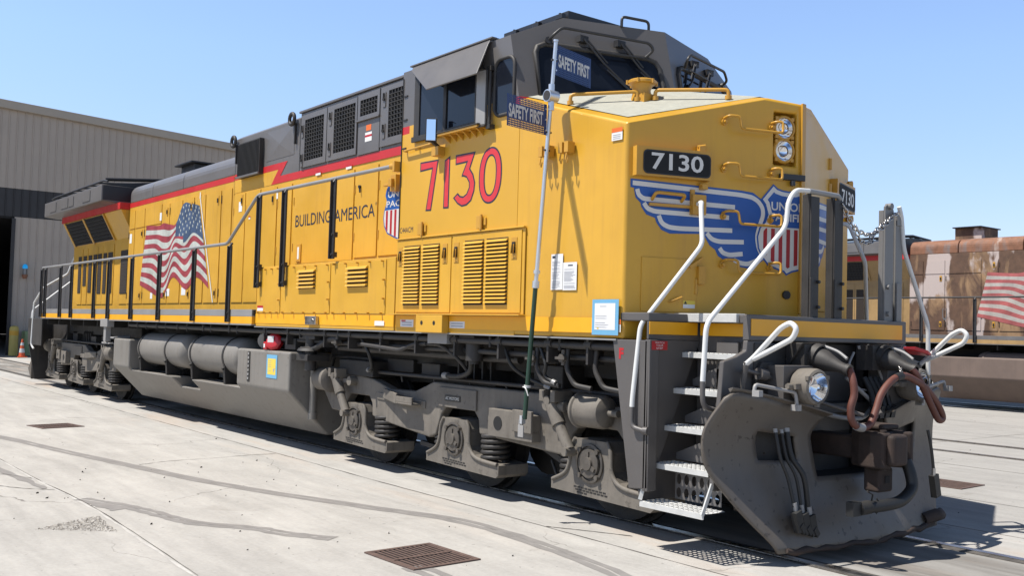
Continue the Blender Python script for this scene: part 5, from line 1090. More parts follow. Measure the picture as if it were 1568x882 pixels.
# ------------------------------------------------------------------ front platform and steps
q = MB(); q.box(-.86, -.003, -1.045, 1.045, 1.70, 1.765); q.box(-.06, 0, -1.05, 1.05, 1.575, 1.768); q.box(-.95, -.578, -1.5, 1.5, 1.70, 1.765)
q.prism([(-1.05, 1.575), (-1.06, 1.50), (-1.17, 1.455), (-1.31, 1.42), (-1.33, 1.20), (-1.36, .9), (-1.40, .5), (-.85, .5), (-.85, 1.575)], 'x', -.055, -.012); q.prism([(1.05, 1.575), (1.06, 1.50), (1.17, 1.455), (1.31, 1.42), (1.33, 1.20), (1.36, .9), (1.40, .5), (.85, .5), (.85, 1.575)], 'x', -.055, -.012)
q.box(-.35, -.14, -1.0, 1.0, .85, 1.56); fp = q.build('front_platform', 'step_grey', loco, .008)
q = MB(); q.box(.0005, .005, -1.03, .98, 1.612, 1.735); q.build('reflective_stripe', 'stripe', fp)
q = MB(); q.box(-.577, -.572, -1.495, -.965, 1.602, 1.698); q.build('reflective_stripe', 'stripe', fp)
q = MB(); q.box(-.55, -.07, -.958, -.94, 1.602, 1.698); q.build('reflective_stripe', 'stripe', fp)
q = MB(); q.box(-.86, -.10, -1.075, -.97, 1.705, 1.772); q.build('step_edge', 'tread', fp, .004)
for s in (-1, 1):
    q = MB(); sy = s
    # rear wall of the step well with its tapered outer panel
    q.prism([(-.95, 1.555), (-.565, 1.555), (-.545, .45), (-.74, .43)], 'y', s * 1.515, s * 1.495)
    q.prism([(s * 1.515, 1.56), (s * 1.515, .43), (s * 1.46, .43), (s * .93, 1.56)], 'x', -.60, -.575); q.box(-.60, -.578, min(s * 1.5, s * .93), max(s * 1.5, s * .93), 1.561, 1.699)
    q.prism([(s * 1.515, 1.56), (s * 1.515, .43), (s * 1.42, .43), (s * 1.42, 1.56)], 'x', -.574, -.545)
    q.prism([(s * 1.50, .42), (s * 1.46, .34), (s * .8, .34), (s * .8, 1.7), (s * .9, 1.7)], 'x', -.66, -.635)
    q.box(-.60, -.06, min(s * .93, s * .80), max(s * .93, s * .80), .42, 1.69); w = q.build('step_well', 'step_grey', fp, .006)
    for k, (y, z) in enumerate(((1.50, .345), (1.40, .63), (1.31, .91), (1.22, 1.19), (1.13, 1.465))):
        q = MB(); a, b_ = sorted((s * y, s * (y - .24))); x0, x1 = (-.635, -.015) if k == 0 else (-.612, -.06)
        nx, ny = 13, 5; th = .006                        # perforated tread: plate with real round-ish holes
        dx, dy = (x1 - x0) / nx, (b_ - a) / ny
        for i in range(nx):
            for j in range(ny):
                cx, cy = x0 + dx * (i + .5), a + dy * (j + .5); r_ = min(dx, dy) * .32
                ou = [(cx - dx / 2, cy - dy / 2), (cx + dx / 2, cy - dy / 2), (cx + dx / 2, cy + dy / 2), (cx - dx / 2, cy + dy / 2)]
                inn = [(cx + r_ * math.cos(R(225 + 45 * m)), cy + r_ * math.sin(R(225 + 45 * m))) for m in range(8)]
                vs = [(px, py, z) for px, py in ou] + [(px, py, z + .008) for px, py in inn]
                fs = []
                for m in range(4): fs += [(m, (m + 1) % 4, 4 + (2 * m + 2) % 8, 4 + 2 * m + 1), (m, 4 + 2 * m + 1, 4 + 2 * m)]
                q.add(vs, fs)
        yo_ = s * y
        q.box(x0, x1, min(yo_, yo_ - s * .012), max(yo_, yo_ - s * .012), z - .035, z + .004)
        q.build('step_tread', 'tread', w, fix=False)
    q = MB()
    for k, (y, z) in enumerate(((1.27, .36), (1.17, .65), (1.08, .93), (1.0, 1.21))):
        yy = s * y; q.prism([(-.58, z), (-.05, z), (-.05, z + .10), (-.35, z + .145), (-.58, z + .05)], 'y', min(yy, yy + .012), max(yy, yy + .012)) if k else None
    yy = s * 1.26; nx = 6                                   # perforated kick plate over the lowest step
    q2 = MB()
    for i in range(nx):
        for j in range(2):
            x0, x1 = -.50 + i * .075, -.50 + (i + 1) * .075; z0, z1 = .37 + j * .10, .47 + j * .10; cx, cz = (x0 + x1) / 2, (z0 + z1) / 2
            ou = [(x0, z0), (x1, z0), (x1, z1), (x0, z1)]; inn = [(cx + .024 * math.cos(R(225 + 45 * m)), cz + .040 * math.sin(R(225 + 45 * m))) for m in range(8)]
            vs = [(a_, yy, b2) for a_, b2 in ou + inn]; fs = []
            for m in range(4): fs += [(m, (m + 1) % 4, 4 + (2 * m + 2) % 8, 4 + 2 * m + 1), (m, 4 + 2 * m + 1, 4 + 2 * m)]
            q2.add(vs, fs)
    q.add(q2.v, q2.f); q.build('kick_plate', 'grey', w)
    q = MB(); q.bar((-.63, s * 1.5, .36), (-.60, s * 1.48, .50), .012, .03); q.build('step_hanger', 'tread', w); q = MB(); q.bar((-.02, s * 1.5, .34), (-.02, s * 1.40, .55), .012, .03); q.build('step_hanger', 'tread', w)
q = MB(); f = lambda y, z: (-.5435, y, z)
q.poly([(-1.50, 1.485), (-1.33, 1.485), (-1.33, 1.552), (-1.50, 1.552)], f, 0)
for k, tx in enumerate(('WATCH', 'YOUR', 'STEP')): put_text(q, tx, -1.465 + (.0, .012, .015)[k], 1.535 - .021 * k - .003, (.10, .076, .07)[k], .0145, lambda y, z: (-.5425, y, z), 1, .01)
q.build('warning_sign', ['sign_red', 'white'], fp, fix=False)
q = MB(); put_text(q, 'F', -.875, 1.405, .05, .085, lambda x, z: (x, -1.5165, z), 0, .05); q.build('lettering', 'sign_red', fp, fix=False)
# handrails
def hr(name, pts, r, mats, rad=.05, split=None):
    q = MB(); P = rounded(pts, rad, 5)
    if split is None: q.tube(P, r, 12)
    else:
        i = min(range(len(P)), key=lambda k: (P[k] - Vector(split)).length); q.tube(P[:i + 1], r, 12, 0); q.tube(P[i:], r, 12, 1)
    return q.build(name, mats, loco)
for s in (-1, 1):
    hr('handrail', [(-.64, s * .93, 2.64), (-.555, s * .965, 2.65), (-.53, s * 1.0, 2.62), (-.43, s * 1.09, 2.30), (-.665, s * 1.50, 1.67), (-.69, s * 1.545, 1.10), (-.69, s * 1.55, .90), (-.58, s * 1.53, .88)], .019, ['white_rail', 'step_grey'], .05, (-.69, s * 1.547, 1.0))
    q = MB(); q.obox(NF(-.985 if s < 0 else .985, 2.64, .03), ((un.x, un.y, 0) if s < 0 else (uf.x, uf.y, 0), (0, 0, 1), (nn.x, nn.y, 0) if s < 0 else (nf.x, nf.y, 0)), (.06, .08, .03)); q.build('handrail_bracket', 'yellow_dark', nose, .005)
    q = MB(); q.cyl((-.58, s * 1.53, .88), (-.545, s * 1.52, .88), .03, 12); q.build('rail_foot', 'step_grey', fp)
hr('handrail', [(-.05, -.28, 2.765), (-.05, -.46, 2.755), (-.05, -.545, 2.66), (-.05, -.57, 2.46), (-.05, -1.46, 1.69), (-.05, -1.49, 1.24), (-.05, -1.48, 1.10), (-.05, -1.36, 1.07), (-.05, -1.28, 1.07)], .019, ['white_rail', 'step_grey'], .07, (-.05, -1.49, 1.29))
hr('handrail', [(-.05, 1.00, 2.765), (-.05, 1.04, 2.68), (-.05, 1.08, 2.40), (-.05, 1.49, 1.74), (-.05, 1.50, 1.25), (-.05, 1.48, 1.12), (-.05, 1.36, 1.07)], .019, ['white_rail', 'step_grey'], .07, (-.05, 1.5, 1.0))
q = MB(); q.tube(rounded([(-.05, -.29, 2.765), (-.05, .10, 2.765), (-.05, .13, 2.74)], .02), .022, 12); tr_ = q.build('end_rail', 'rail_grey', loco)
def endpost(y0, y1, z1, lean=0):
    q = MB()
    q.box(-.075, -.045, y0, y0 + .014, 1.766, z1); q.box(-.12, -.045, y0 + .0145, y0 + .028, 1.766, z1)
    q.box(-.045, -.03, y0 + .006, y1, 1.766, z1 - .02); q.box(-.11, -.0455, y1 - .014, y1, 1.766, z1 - .03)
    q.box(-.028, -.012, y0 - .012, y0 + .016, 1.766, 2.08)
    for zz in (1.85, 2.05): q.cyl((-.03, y1 - .02, zz), (-.006, y1 - .02, zz), .014, 8)
    return q
for y0, y1, z1, m in ((-.285, -.17, 2.745, 'post'), (.03, .15, 2.745, 'post')):
    endpost(y0, y1, z1).build('end_post', ['frame_grey'], loco, .004)
q = MB(); q.prism([(.80, 1.766), (.93, 1.766), (.93, 2.72), (.91, 2.76), (.83, 2.77), (.80, 2.75)], 'x', -.075, -.055); q.box(-.12, -.0755, .80, .815, 1.766, 2.72); q.cyl((-.085, .86, 2.755), (-.03, .86, 2.755), .028, 12)
for zz in (1.83, 2.06): q.cyl((-.055, .84, zz), (-.03, .84, zz), .02, 8)
q.build('end_post', 'post_grey', loco, .004)
q = MB(); q.box(-.075, -.055, .965, 1.07, 1.766, 2.70); q.prism([(.965, 2.70), (1.07, 2.66), (1.07, 2.60), (.965, 2.60)], 'x', -.0545, -.045); q.box(-.12, -.0755, .965, .98, 1.766, 2.70); q.box(-.0545, -.03, .95, 1.02, 1.766, 2.10); q.build('end_post', 'post_grey', loco, .004)
# safety chains
def chain(P, pitch=.045, r=.0065):
    q = MB(); S_ = smooth(P, 30); L_ = [0]
    for a, b_ in zip(S_, S_[1:]): L_.append(L_[-1] + (b_ - a).length)
    d = 0; k = 0
    while d < L_[-1]:
        i = max(j for j in range(len(L_)) if L_[j] <= d); i = min(i, len(S_) - 2); t = (S_[i + 1] - S_[i]).normalized(); c = S_[i]
        a = t.orthogonal().normalized(); b_ = t.cross(a); a = a if k % 2 else b_
        q.tube([c + t * (.030 * math.cos(2 * math.pi * m / 12)) + a * (.016 * math.sin(2 * math.pi * m / 12)) for m in range(12)], r, 6, 0, True); d += pitch; k += 1
    return q.build('safety_chain', 'steel', loco)
chain([(-.02, .14, 2.68), (-.01, .22, 2.56), (-.01, .33, 2.50), (-.01, .48, 2.48), (-.01, .66, 2.54), (-.02, .84, 2.66), (-.03, .96, 2.71)])
chain([(-.01, .30, 2.52), (0, .34, 2.43), (0, .42, 2.40), (0, .50, 2.42), (-.01, .55, 2.49), (-.02, .84, 2.665)])
# ------------------------------------------------------------------ plow
q = MB()
ZL = [.075, .35, .67, .90, 1.0, 1.22]
def ip(z, V):
    for i in range(5):
        if z <= ZL[i + 1]: t = max(0, (z - ZL[i]) / (ZL[i + 1] - ZL[i])); return V[i] + (V[i + 1] - V[i]) * t
    return V[-1]
def sm(z, V): return sum(ip(z + d, V) for d in (-.09, -.045, 0, .045, .09)) / 5
wz = lambda z: sm(z, [1.02, 1.27, 1.50, 1.52, 1.50, 1.40]); cz_ = lambda z: sm(z, [.50, .38, .27, .265, .29, .40])
PX = lambda y, z: cz_(z) - .20 * (abs(y) / 1.5) ** 1.6
def patch(ya, yb, ztop, nu, nv, hole=None):
    vs = []
    for i in range(nu + 1):
        t = i / nu; zt_ = ztop(t)
        for j in range(nv + 1):
            z = .075 + .49 * j / 12 if j <= 12 else .565 + (zt_ - .565) * (j - 12) / (nv - 12); y = ya(z) + (yb(z) - ya(z)) * t; vs.append((PX(y, z), y, z))
    fs = [(i * (nv + 1) + j, (i + 1) * (nv + 1) + j, (i + 1) * (nv + 1) + j + 1, i * (nv + 1) + j + 1) for i in range(nu) for j in range(nv) if not (hole and hole[0] <= i < hole[1] and hole[2] <= j < hole[3])]
    q.add(vs, fs, 0, True)
O_ = .47
inn_ = lambda z: O_ + .10 * max(0, (z - .62) / .4) ** 2 - .17 * max(0, (z - .86) / .16) ** 1.5
patch(lambda z: -wz(z), lambda z: -inn_(z), lambda t: 1.225 - .20 * t ** 1.15 if t > .06 else 1.225 - .05 * (1 - t / .06), 24, 28, (11, 20, 16, 22))
patch(lambda z: inn_(z), lambda z: wz(z), lambda t: 1.225 - .20 * (1 - t) ** 1.15 if t < .94 else 1.225 - .05 * ((t - .94) / .06), 24, 28, (4, 13, 16, 22))
patch(lambda z: -inn_(z), lambda z: inn_(z), lambda t: .565, 14, 12)
pl = q.build('plow', 'plow', loco, weld=True)
pl.location.x = -.10; md = pl.modifiers.new('thick', 'SOLIDIFY'); md.thickness = .022; md.offset = -1
# upper lips of the plow folded forward, grab irons, worn bottom edge
for s in (-1, 1):
    q = MB(); P = []
    for i in range(13):
        y = 1.38 - .97 * i / 12; t = i / 12; z = 1.225 - .20 * t ** 1.15; P.append((PX(y, z), s * y, z))
    vs = []
    for i_, (x, y, z) in enumerate(P):
        t = i_ / 12; vs += [(x - .004, y, z - .015), (x + .015 + .085 * t, y * .995, z + .012), (x + .015 + .085 * t, y * .995, z + .022), (x - .02, y, z + .01)]
    q.add(vs, [(4 * i + a, 4 * i + (a + 1) % 4, 4 * i + 4 + (a + 1) % 4, 4 * i + 4 + a) for i in range(12) for a in range(4)] + [(0, 1, 2, 3), (48, 49, 50, 51)]); q.build('plow_lip', 'plow', pl)
    q = MB(); q.tube(rounded([(.33, s * 1.27, 1.215), (.33, s * 1.26, 1.27), (.36, s * .84, 1.21), (.37, s * .83, 1.10)], .03), .0135, 8)
    for y, z in ((1.27, 1.21), (.83, 1.10)): q.obox((.36, s * y, z), ((1, 0, 0), (0, 1, 0), (0, 0, 1)), (.03, .022, .022))
    q.build('grab_iron', 'grey_light', pl)
q = MB(); vs = []; rnd = random.Random(2)
P = [(PX(-.98 + .098 * i, .09) + .012 + rnd.uniform(-.006, .012), -.98 + .098 * i, .085 + rnd.uniform(-.01, .014) + (.012 if i > 12 else 0)) for i in range(21)]
q.tube(P, [.018 + rnd.uniform(-.006, .010) for _ in P], 8); q.tube([(.40, .82, .15), (.44, .95, .18), (.42, 1.06, .17), (.38, 1.12, .2)], [.05, .055, .045, .02], 8); q.build('cutting_edge', 'rust', pl)
for s in (-1, 1):
    for k in range(7):
        y = s * rnd.uniform(.55, 1.3); z = rnd.uniform(.3, 1.0); q = MB(); q.cyl((PX(y, z) - .01, y, z), (PX(y, z) + .004, y, z), .008, 6); q.build('plow_bolt', 'bogie_dark', pl)
# train line hoses in the plow slots
for k, (a, b_) in enumerate((((-.99, .95), (-.90, .40)), ((-.92, .94), (-.82, .38)), ((-.86, .95), (-.74, .36)))):
    q = MB(); P = smooth([(.20, a[0], a[1]), (.24, a[0] + .01, .75), (.27 + .015 * k, (a[0] + b_[0]) / 2 + .02, .6), (.31, b_[0], b_[1])], 5); r_ = (.013, .012, .020)[k]
    q.tube(P, r_, 10, 0); q.tube(P[:2], r_ + .002, 10, 1); q.cyl((.31, b_[0], b_[1] + .03), (.315, b_[0] + .01, b_[1] - .04), r_ + .004, 10, 1)
    q.obox((.33, b_[0] + .015, b_[1] - .10), ((0, .3, -1), (0, 1, .3), (1, 0, 0)), (.075, .034, .025), 0); q.obox((.34, b_[0] + .045, b_[1] - .15), ((0, .8, -1), (0, 1, .8), (1, 0, 0)), (.035, .02, .02), 0); q.build('air_hose', ['rubber', 'rail_grey'], loco)
q = MB(); P = smooth([(.45, .62, .90), (.47, .64, .75), (.48, .66, .58)], 5); q.tube(P, .012, 8, 0); q.cyl((.48, .66, .60), (.48, .66, .54), .016, 8, 1); q.obox((.48, .68, .46), ((0, .25, -1), (0, 1, .25), (1, 0, 0)), (.09, .035, .025), 0); q.build('air_hose', ['rubber', 'steel'], loco)
# brake pipe hose
q = MB(); P = smooth([(.56, .12, .70), (.60, .12, .60), (.62, .10, .50), (.62, -.05, .42), (.60, -.25, .40), (.58, -.42, .40)], 6); q.tube(P, .044, 12, 0); q.cyl((.58, -.40, .40), (.575, -.52, .395), .05, 12, 1); q.obox((.57, -.57, .40), ((0, 1, 0), (1, 0, 0), (0, 0, 1)), (.05, .03, .05), 0); q.tube([(.60, -.33, .46), (.62, -.30, .40), (.60, -.33, .35), (.57, -.36, .40), (.60, -.38, .49), (.60, -.45, .52)], .006, 6, 1); q.build('brake_hose', ['rubber', 'bogie_dark'], loco)
# ------------------------------------------------------------------ coupler and buffer beam
q = MB(); q.box(-.5, .42, -.10, .10, .68, .88)
hp = [(.30, -.13), (.42, -.19), (.55, -.22), (.66, -.20), (.70, -.12), (.62, -.06), (.60, .06), (.66, .10), (.72, .16), (.70, .22), (.55, .24), (.40, .18), (.30, .13)]
q.prism(hp, 'z', .63, .94); q.box(.36, .60, -.10, .16, .95, 1.0); q.prism([(.42, -.12), (.58, -.12), (.58, .10), (.42, .10)], 'z', .42, .629); cp = q.build('coupler', 'rust', loco, .045, 4); cp.location = (-.02, 0, .09); cp.scale = (.86, .86, .88)
q = MB(); q.prism([(.60, -.05), (.70, -.20), (.755, -.17), (.76, .02), (.72, .08), (.62, .07)], 'z', .665, .925); q.cyl((.63, -.15, .62), (.63, -.15, .96), .03, 12); q.build('knuckle', 'rust', cp, .035, 4)
q = MB(); q.box(.5845, .588, -.04, .03, .50, .56); q.build('lock_hole', 'dark', cp)
q = MB(); q.box(-.14, .0, -.98, -.50, .60, 1.56); q.box(-.14, .0, .50, .98, .60, 1.56); q.box(-.13, .06, -.5, .5, 1.02, 1.10); q.box(-.14, .10, -.5, -.44, .52, 1.05); q.box(-.14, .10, .44, .5, .52, 1.05); q.box(-.14, .16, -.5, .5, .50, .545); q.box(-.20, -.145, -.95, .95, .30, .95)
for s in (-1, 1):
    q.prism([(0.0, 1.57), (.0, 1.36), (.16, 1.57)], 'y', s * .62, s * .32); q.prism([(s * 1.0, 1.0), (s * 1.0, 1.30), (s * .93, 1.42), (s * .80, 1.42), (s * .80, 1.0)], 'x', -.01, .03)
q.build('buffer_beam', 'frame_grey', loco, .008)
for s in (-1, 1):
    q = MB(); q.box(-.06, .17, min(s * .86, s * .5), max(s * .86, s * .5), 1.08, 1.40); q.build('lamp_box', 'step_grey', loco, .006)
for s in (-1, 1):
    o = Vector((.175, s * .69, 1.255)); ax = Vector((1, s * .06, -.02)).normalized(); q = MB()
    q.lathe([(0, 0), (.105, .0), (.128, .03), (.134, .10), (.134, .15), (.128, .175), (.112, .185), (.104, .18)], o, ax, 36, 0); q.lathe([(0, .09), (.06, .105), (.09, .145), (.104, .178)], o, ax, 30, 1); q.lathe([(.104, .176), (.07, .186), (0, .191)], o, ax, 30, 2)
    for k in range(3): a = R(30 + 120 * k); q.obox(o + ax * .17 + Vector((0, .132 * math.cos(a), .132 * math.sin(a))), ((1, 0, 0), (0, 1, 0), (0, 0, 1)), (.014, .014, .014), 0)
    q.box(.22, .30, s * .69 - .20, s * .69 - .13, 1.235, 1.275, 0); q.cyl((.26, s * .69 - .20, 1.255), (.26, s * .69 - .25, 1.255), .02, 8, 0); q.build('ditch_light', ['truck', 'chrome', 'lampglass'], loco, fix=False)
for s in (-1, 1):
    y = .45 * s; q = MB(); q.box(.0, .15, y - .14, y + .12, 1.36, 1.56, 0); q.lathe([(.085, 0), (.085, .07), (.062, .14), (.042, .21), (.038, .27), (.046, .27), (.046, .30), (.03, .30)], (.15, y, 1.46), (1, .03, -.30), 20, 0); q.lathe([(.085, -.02), (.098, -.02), (.098, .03), (.085, .03)], (.16, y, 1.47), (1, .03, -.3), 20, 0)
    q.tube(smooth([(.20, y + .04, 1.545), (.30, y + .06, 1.51), (.38, y + .06, 1.46)], 5), .013, 8, 1); q.build('cable_receptacle', ['frame_grey', 'rail_grey'], loco)
q = MB(); P = smooth([(.42, -.42, 1.385), (.46, -.43, 1.30), (.47, -.43, 1.20), (.46, -.455, 1.10), (.46, -.43, 1.0), (.46, -.32, .955), (.46, -.20, .98), (.46, -.13, 1.08), (.46, -.06, 1.20), (.46, .08, 1.30), (.46, .24, 1.335), (.46, .40, 1.30), (.46, .56, 1.235), (.46, .70, 1.14), (.46, .80, 1.04), (.46, .82, .985), (.46, .76, .98), (.46, .68, 1.06), (.46, .56, 1.20), (.45, .47, 1.32), (.42, .43, 1.385)], 6)
q.tube(P, .027, 14, 0); i = 27; q.tube(P[i:i + 5], .032, 14, 1); q.tube(P[56:60], .031, 14, 2); q.build('jumper_cable', ['hose_red', 'rail_grey', 'rubber'], loco)
def smallchain(P):
    q = MB(); S_ = smooth(P, 10); d = 0; k = 0
    for a, b_ in zip(S_[::2], S_[2::2]):
        t = (b_ - a).normalized(); u = t.orthogonal().normalized(); u = u if k % 2 else t.cross(u); k += 1
        q.tube([(a + b_) / 2 + t * .024 * math.cos(2 * math.pi * m / 10) + u * .013 * math.sin(2 * math.pi * m / 10) for m in range(10)], .005, 6, 0, True)
    return q.build('safety_chain', 'steel', loco)
smallchain([(.10, .62, 1.56), (.2, .55, 1.48), (.32, .42, 1.40), (.42, .28, 1.34)])
q = MB(); q.tube(rounded([(.03, .30, 1.555), (.03, .30, 1.535), (.03, .40, 1.53), (.03, .55, 1.535), (.03, .95, 1.535), (.03, .98, 1.56)], .02), .012, 8); q.tube(smooth([(.05, .20, 1.50), (.06, .12, 1.38), (.08, .2, 1.22), (.10, .45, 1.20), (.10, .75, 1.22)], 8), .010, 8); q.tube(smooth([(.05, .5, 1.5), (.1, .48, 1.36), (.12, .52, 1.26)], 6), .012, 8); q.tube([(.05, .10, 1.30), (.16, .40, 1.05)], .018, 8); q.tube(smooth([(.02, -.40, 1.08), (.1, -.1, 1.0), (.12, .2, .98), (.1, .4, 1.06)], 6), .02, 8); q.build('buffer_piping', 'rail_grey', loco)
q = MB()
for k in range(4):
    q.tube(smooth([(.08, .30 + .07 * k, 1.30), (.14, .31 + .07 * k, 1.18), (.18, .28 + .08 * k, 1.06)], 5), .024, 8); q.obox((.19, .28 + .08 * k, 1.03), ((0, .3, 1), (0, 1, 0), (1, 0, 0)), (.05, .028, .025))
q.build('air_hose', 'rubber', loco)
q = MB(); q.add([(.10, .84, 1.555), (.16, .92, 1.56), (.20, 1.05, 1.53), (.17, 1.17, 1.50), (.10, 1.18, 1.50), (.05, 1.02, 1.52)] + [(.10, .84, 1.535), (.16, .92, 1.53), (.20, 1.05, 1.50), (.17, 1.17, 1.48), (.10, 1.18, 1.48), (.05, 1.02, 1.49)], [(0, 1, 2, 3, 4, 5), (11, 10, 9, 8, 7, 6)] + [(i, (i + 1) % 6, 6 + (i + 1) % 6, 6 + i) for i in range(6)]); q.build('receptacle_flap', 'sign_red', loco, .005)
# cut levers with white loops
for s in (-1, 1):
    q = MB(); B = [(.04, s * 1.16, 1.28), (.05, s * 1.16, 1.40)]
    q.tube([(.0, s * 1.14, 1.05), (.04, s * 1.15, 1.30), (.07, s * 1.16, 1.42)], .021, 10, 1)
    lp = [(.06, s * 1.16, 1.40), (.13, s * 1.155, 1.455), (.36, s * 1.15, 1.675), (.44, s * 1.15, 1.71), (.49, s * 1.15, 1.67), (.46, s * 1.15, 1.60), (.25, s * 1.15, 1.50), (.13, s * 1.155, 1.445)]
    q.tube(rounded(lp, .06, 5), .0195, 10, 0)
    q.tube([(.05, s * 1.14, 1.36), (.05, s * .9, 1.32), (.08, s * .4, 1.14), (.35, s * .12, 1.03)], .016, 8, 1); q.cyl((.05, s * 1.0, 1.335), (.05, s * .92, 1.325), .045, 12, 1); q.build('uncoupling_lever', ['white_rail', 'step_grey'], loco)
# rear end: plow, white rails, step well
q = MB(); q.prism([(-1.5, 1.56), (-1.5, .9), (-1.35, .12), (1.35, .12), (1.5, .9), (1.5, 1.56)], 'x', -20.9, -20.86); q.box(-20.9, -19.56, -1.53, -1.50, .95, 1.56); q.box(-20.9, -20.5, -1.0, 1.0, 1.57, 1.77); q.box(-20.86, -19.5, -1.0, 1.0, 1.0, 1.55); q.box(-20.9, -19.55, -1.05, 1.05, 1.72, 1.77); q.build('rear_platform', 'frame_grey', loco, .008)
q = MB(); q.prism([(-20.9, .62), (-21.25, .36), (-20.92, .12)], 'y', -1.42, 1.42); q.build('rear_plow', 'plow', loco, .01)
for s in (-1, 1):
    hr('handrail', [(-19.3, s * .95, 3.0), (-19.35, s * .98, 2.9), (-19.45, s * 1.05, 2.6), (-19.74, s * 1.5, 2.26), (-20.45, s * 1.52, 1.92), (-20.5, s * 1.53, .95), (-20.4, s * 1.5, .86)], .024, ['white_rail'], .06)
    hr('handrail', [(-20.85, s * .5, 2.7), (-20.85, s * .6, 2.5), (-20.88, s * 1.45, 1.75), (-20.88, s * 1.5, .95)], .024, ['white_rail'], .06)
# under-deck plumbing on the near side
q = MB()
q.tube([(-13.4, -1.44, 1.50), (-.97, -1.44, 1.49)], .030, 10); q.tube([(-7.9, -1.36, 1.40), (-.95, -1.34, 1.39)], .026, 10); q.tube([(-5.9, -1.25, 1.34), (-2.5, -1.2, 1.33)], .04, 10); q.tube(rounded([(-6.6, -1.40, 1.30), (-6.3, -1.40, 1.30), (-5.8, -1.42, 1.44), (-5.6, -1.42, 1.44)], .08), .034, 10)
q.tube(rounded([(-4.0, -1.4, 1.44), (-3.5, -1.42, 1.44), (-3.35, -1.3, 1.30), (-3.3, -1.2, 1.16)], .08), .020, 8); q.tube(rounded([(-5.0, -1.46, 1.40), (-4.2, -1.46, 1.36), (-4.0, -1.42, 1.43), (-3.75, -1.42, 1.44)], .05), .022, 8)
for x in (-12.9, -11.9, -10.9, -9.8, -8.8, -7.6, -6.9, -5.9, -5.3, -4.6, -3.9, -3.2, -2.5, -1.8, -1.3): q.box(x, x + .025, -1.475, -1.30, 1.34 if x > -8 else 1.45, 1.55); q.cyl((x - .03, -1.44, 1.50), (x + .05, -1.44, 1.50), .042, 10)
for x in (-2.0, -1.6, -1.25): q.tube(rounded([(x, -1.40, 1.50), (x, -1.42, 1.30), (x + .08, -1.40, 1.16), (x + .25, -1.36, 1.14)], .05), .022, 8)
q.build('under_piping', 'frame_grey', loco)
q = MB(); q.cyl((-3.02, -1.35, 1.50), (-3.02, -1.35, 1.30), .085, 18); q.cyl((-3.02, -1.35, 1.31), (-3.02, -1.35, 1.27), .05, 12); q.box(-3.16, -2.9, -1.45, -1.3, 1.50, 1.54); q.build('filter_bowl', 'frame_grey', loco, .005)
q = MB(); q.cyl((-6.4, -1.38, 1.52), (-6.4, -1.38, 1.04), .07, 16); q.lathe([(.17, 0), (.15, .03), (.05, .06), (.04, .09)], (-6.4, -1.38, 1.28), (0, 0, 1), 18); q.box(-6.55, -6.25, -1.5, -1.2, 1.16, 1.24); q.box(-6.62, -6.2, -1.44, -1.2, 1.42, 1.55); q.build('vent_valve', 'frame_grey', loco, .005)
q = MB(); q.box(-3.62, -3.28, -1.5, -1.3, 1.45, 1.553); q.build('pad_bracket', 'rail_grey', loco, .005)
q = MB(); q.box(-7.1, -6.8, -1.4, -1.1, 1.28, 1.42); q.build('pump_box', 'frame_grey', loco, .005)
for pts, r_ in (([(-3.30, -1.36, 1.47), (-3.12, -1.34, 1.36), (-3.18, -1.28, 1.20), (-3.45, -1.22, 1.13), (-3.78, -1.18, 1.12)], .026), ([(-5.15, -1.38, 1.46), (-5.02, -1.36, 1.30), (-5.08, -1.28, 1.15), (-5.3, -1.2, 1.10)], .020), ([(-1.95, -1.42, 1.47), (-1.86, -1.43, 1.32), (-1.9, -1.40, 1.22), (-1.78, -1.38, 1.16)], .016), ([(-2.5, -1.40, 1.46), (-2.42, -1.36, 1.28), (-2.30, -1.25, 1.17), (-2.05, -1.2, 1.10)], .018)):
    q = MB(); P_ = smooth(pts, 6); q.tube(P_, r_, 10, 0); q.tube(P_[-3:], r_ + .008, 10, 1); q.build('air_hose', ['rubber', 'rail_grey'], loco)
for x, z in ((-2.02, 1.36), (-1.62, 1.38), (-5.62, 1.40)):
    q = MB(); q.cyl((x, -1.47, z), (x, -1.40, z), .035, 12); q.box(x - .06, x + .06, -1.485, -1.47, z - .01, z + .012); q.cyl((x, -1.44, z - .06), (x, -1.44, z + .07), .018, 10); q.build('drain_cock', 'cap_grey', loco)
q = MB(); q.cyl((-7.83, -1.30, 1.40), (-7.75, -1.36, 1.36), .12, 20); q.build('filler_neck', 'rail_grey', loco)
q = MB(); q.prism([(-1.5, 1.24), (-1.5, 1.27), (-1.2, 1.30), (-1.2, 1.24)], 'x', -14.35, -14.15); q.box(-14.62, -14.48, -1.55, -1.45, 1.18, 1.55); q.box(-14.78, -14.64, -1.50, -1.4, 1.14, 1.44); q.box(-14.9, -14.4, -1.5, -1.3, 1.13, 1.16); q.box(-14.75, -14.3, -1.58, -1.45, 1.45, 1.60); q.build('sand_trap', 'grey_light', loco, .008)
for a, b_, c_, d_, e_, f_ in ((-20.3, -14.3, -.95, -.8, 1.25, 1.55), (-6.7, -.9, -.95, -.8, 1.2, 1.55), (-6.0, -5.2, -1.2, -.9, 1.02, 1.2), (-2.3, -1.9, -1.2, -.9, 1.1, 1.3), (-20.2, -14.2, .8, 1.2, 1.0, 1.55), (-6.7, -.5, .8, 1.2, 1.0, 1.55)): q = MB(); q.box(a, b_, c_, d_, e_, f_); q.build('equipment_tray', 'bogie_dark', loco, .01)
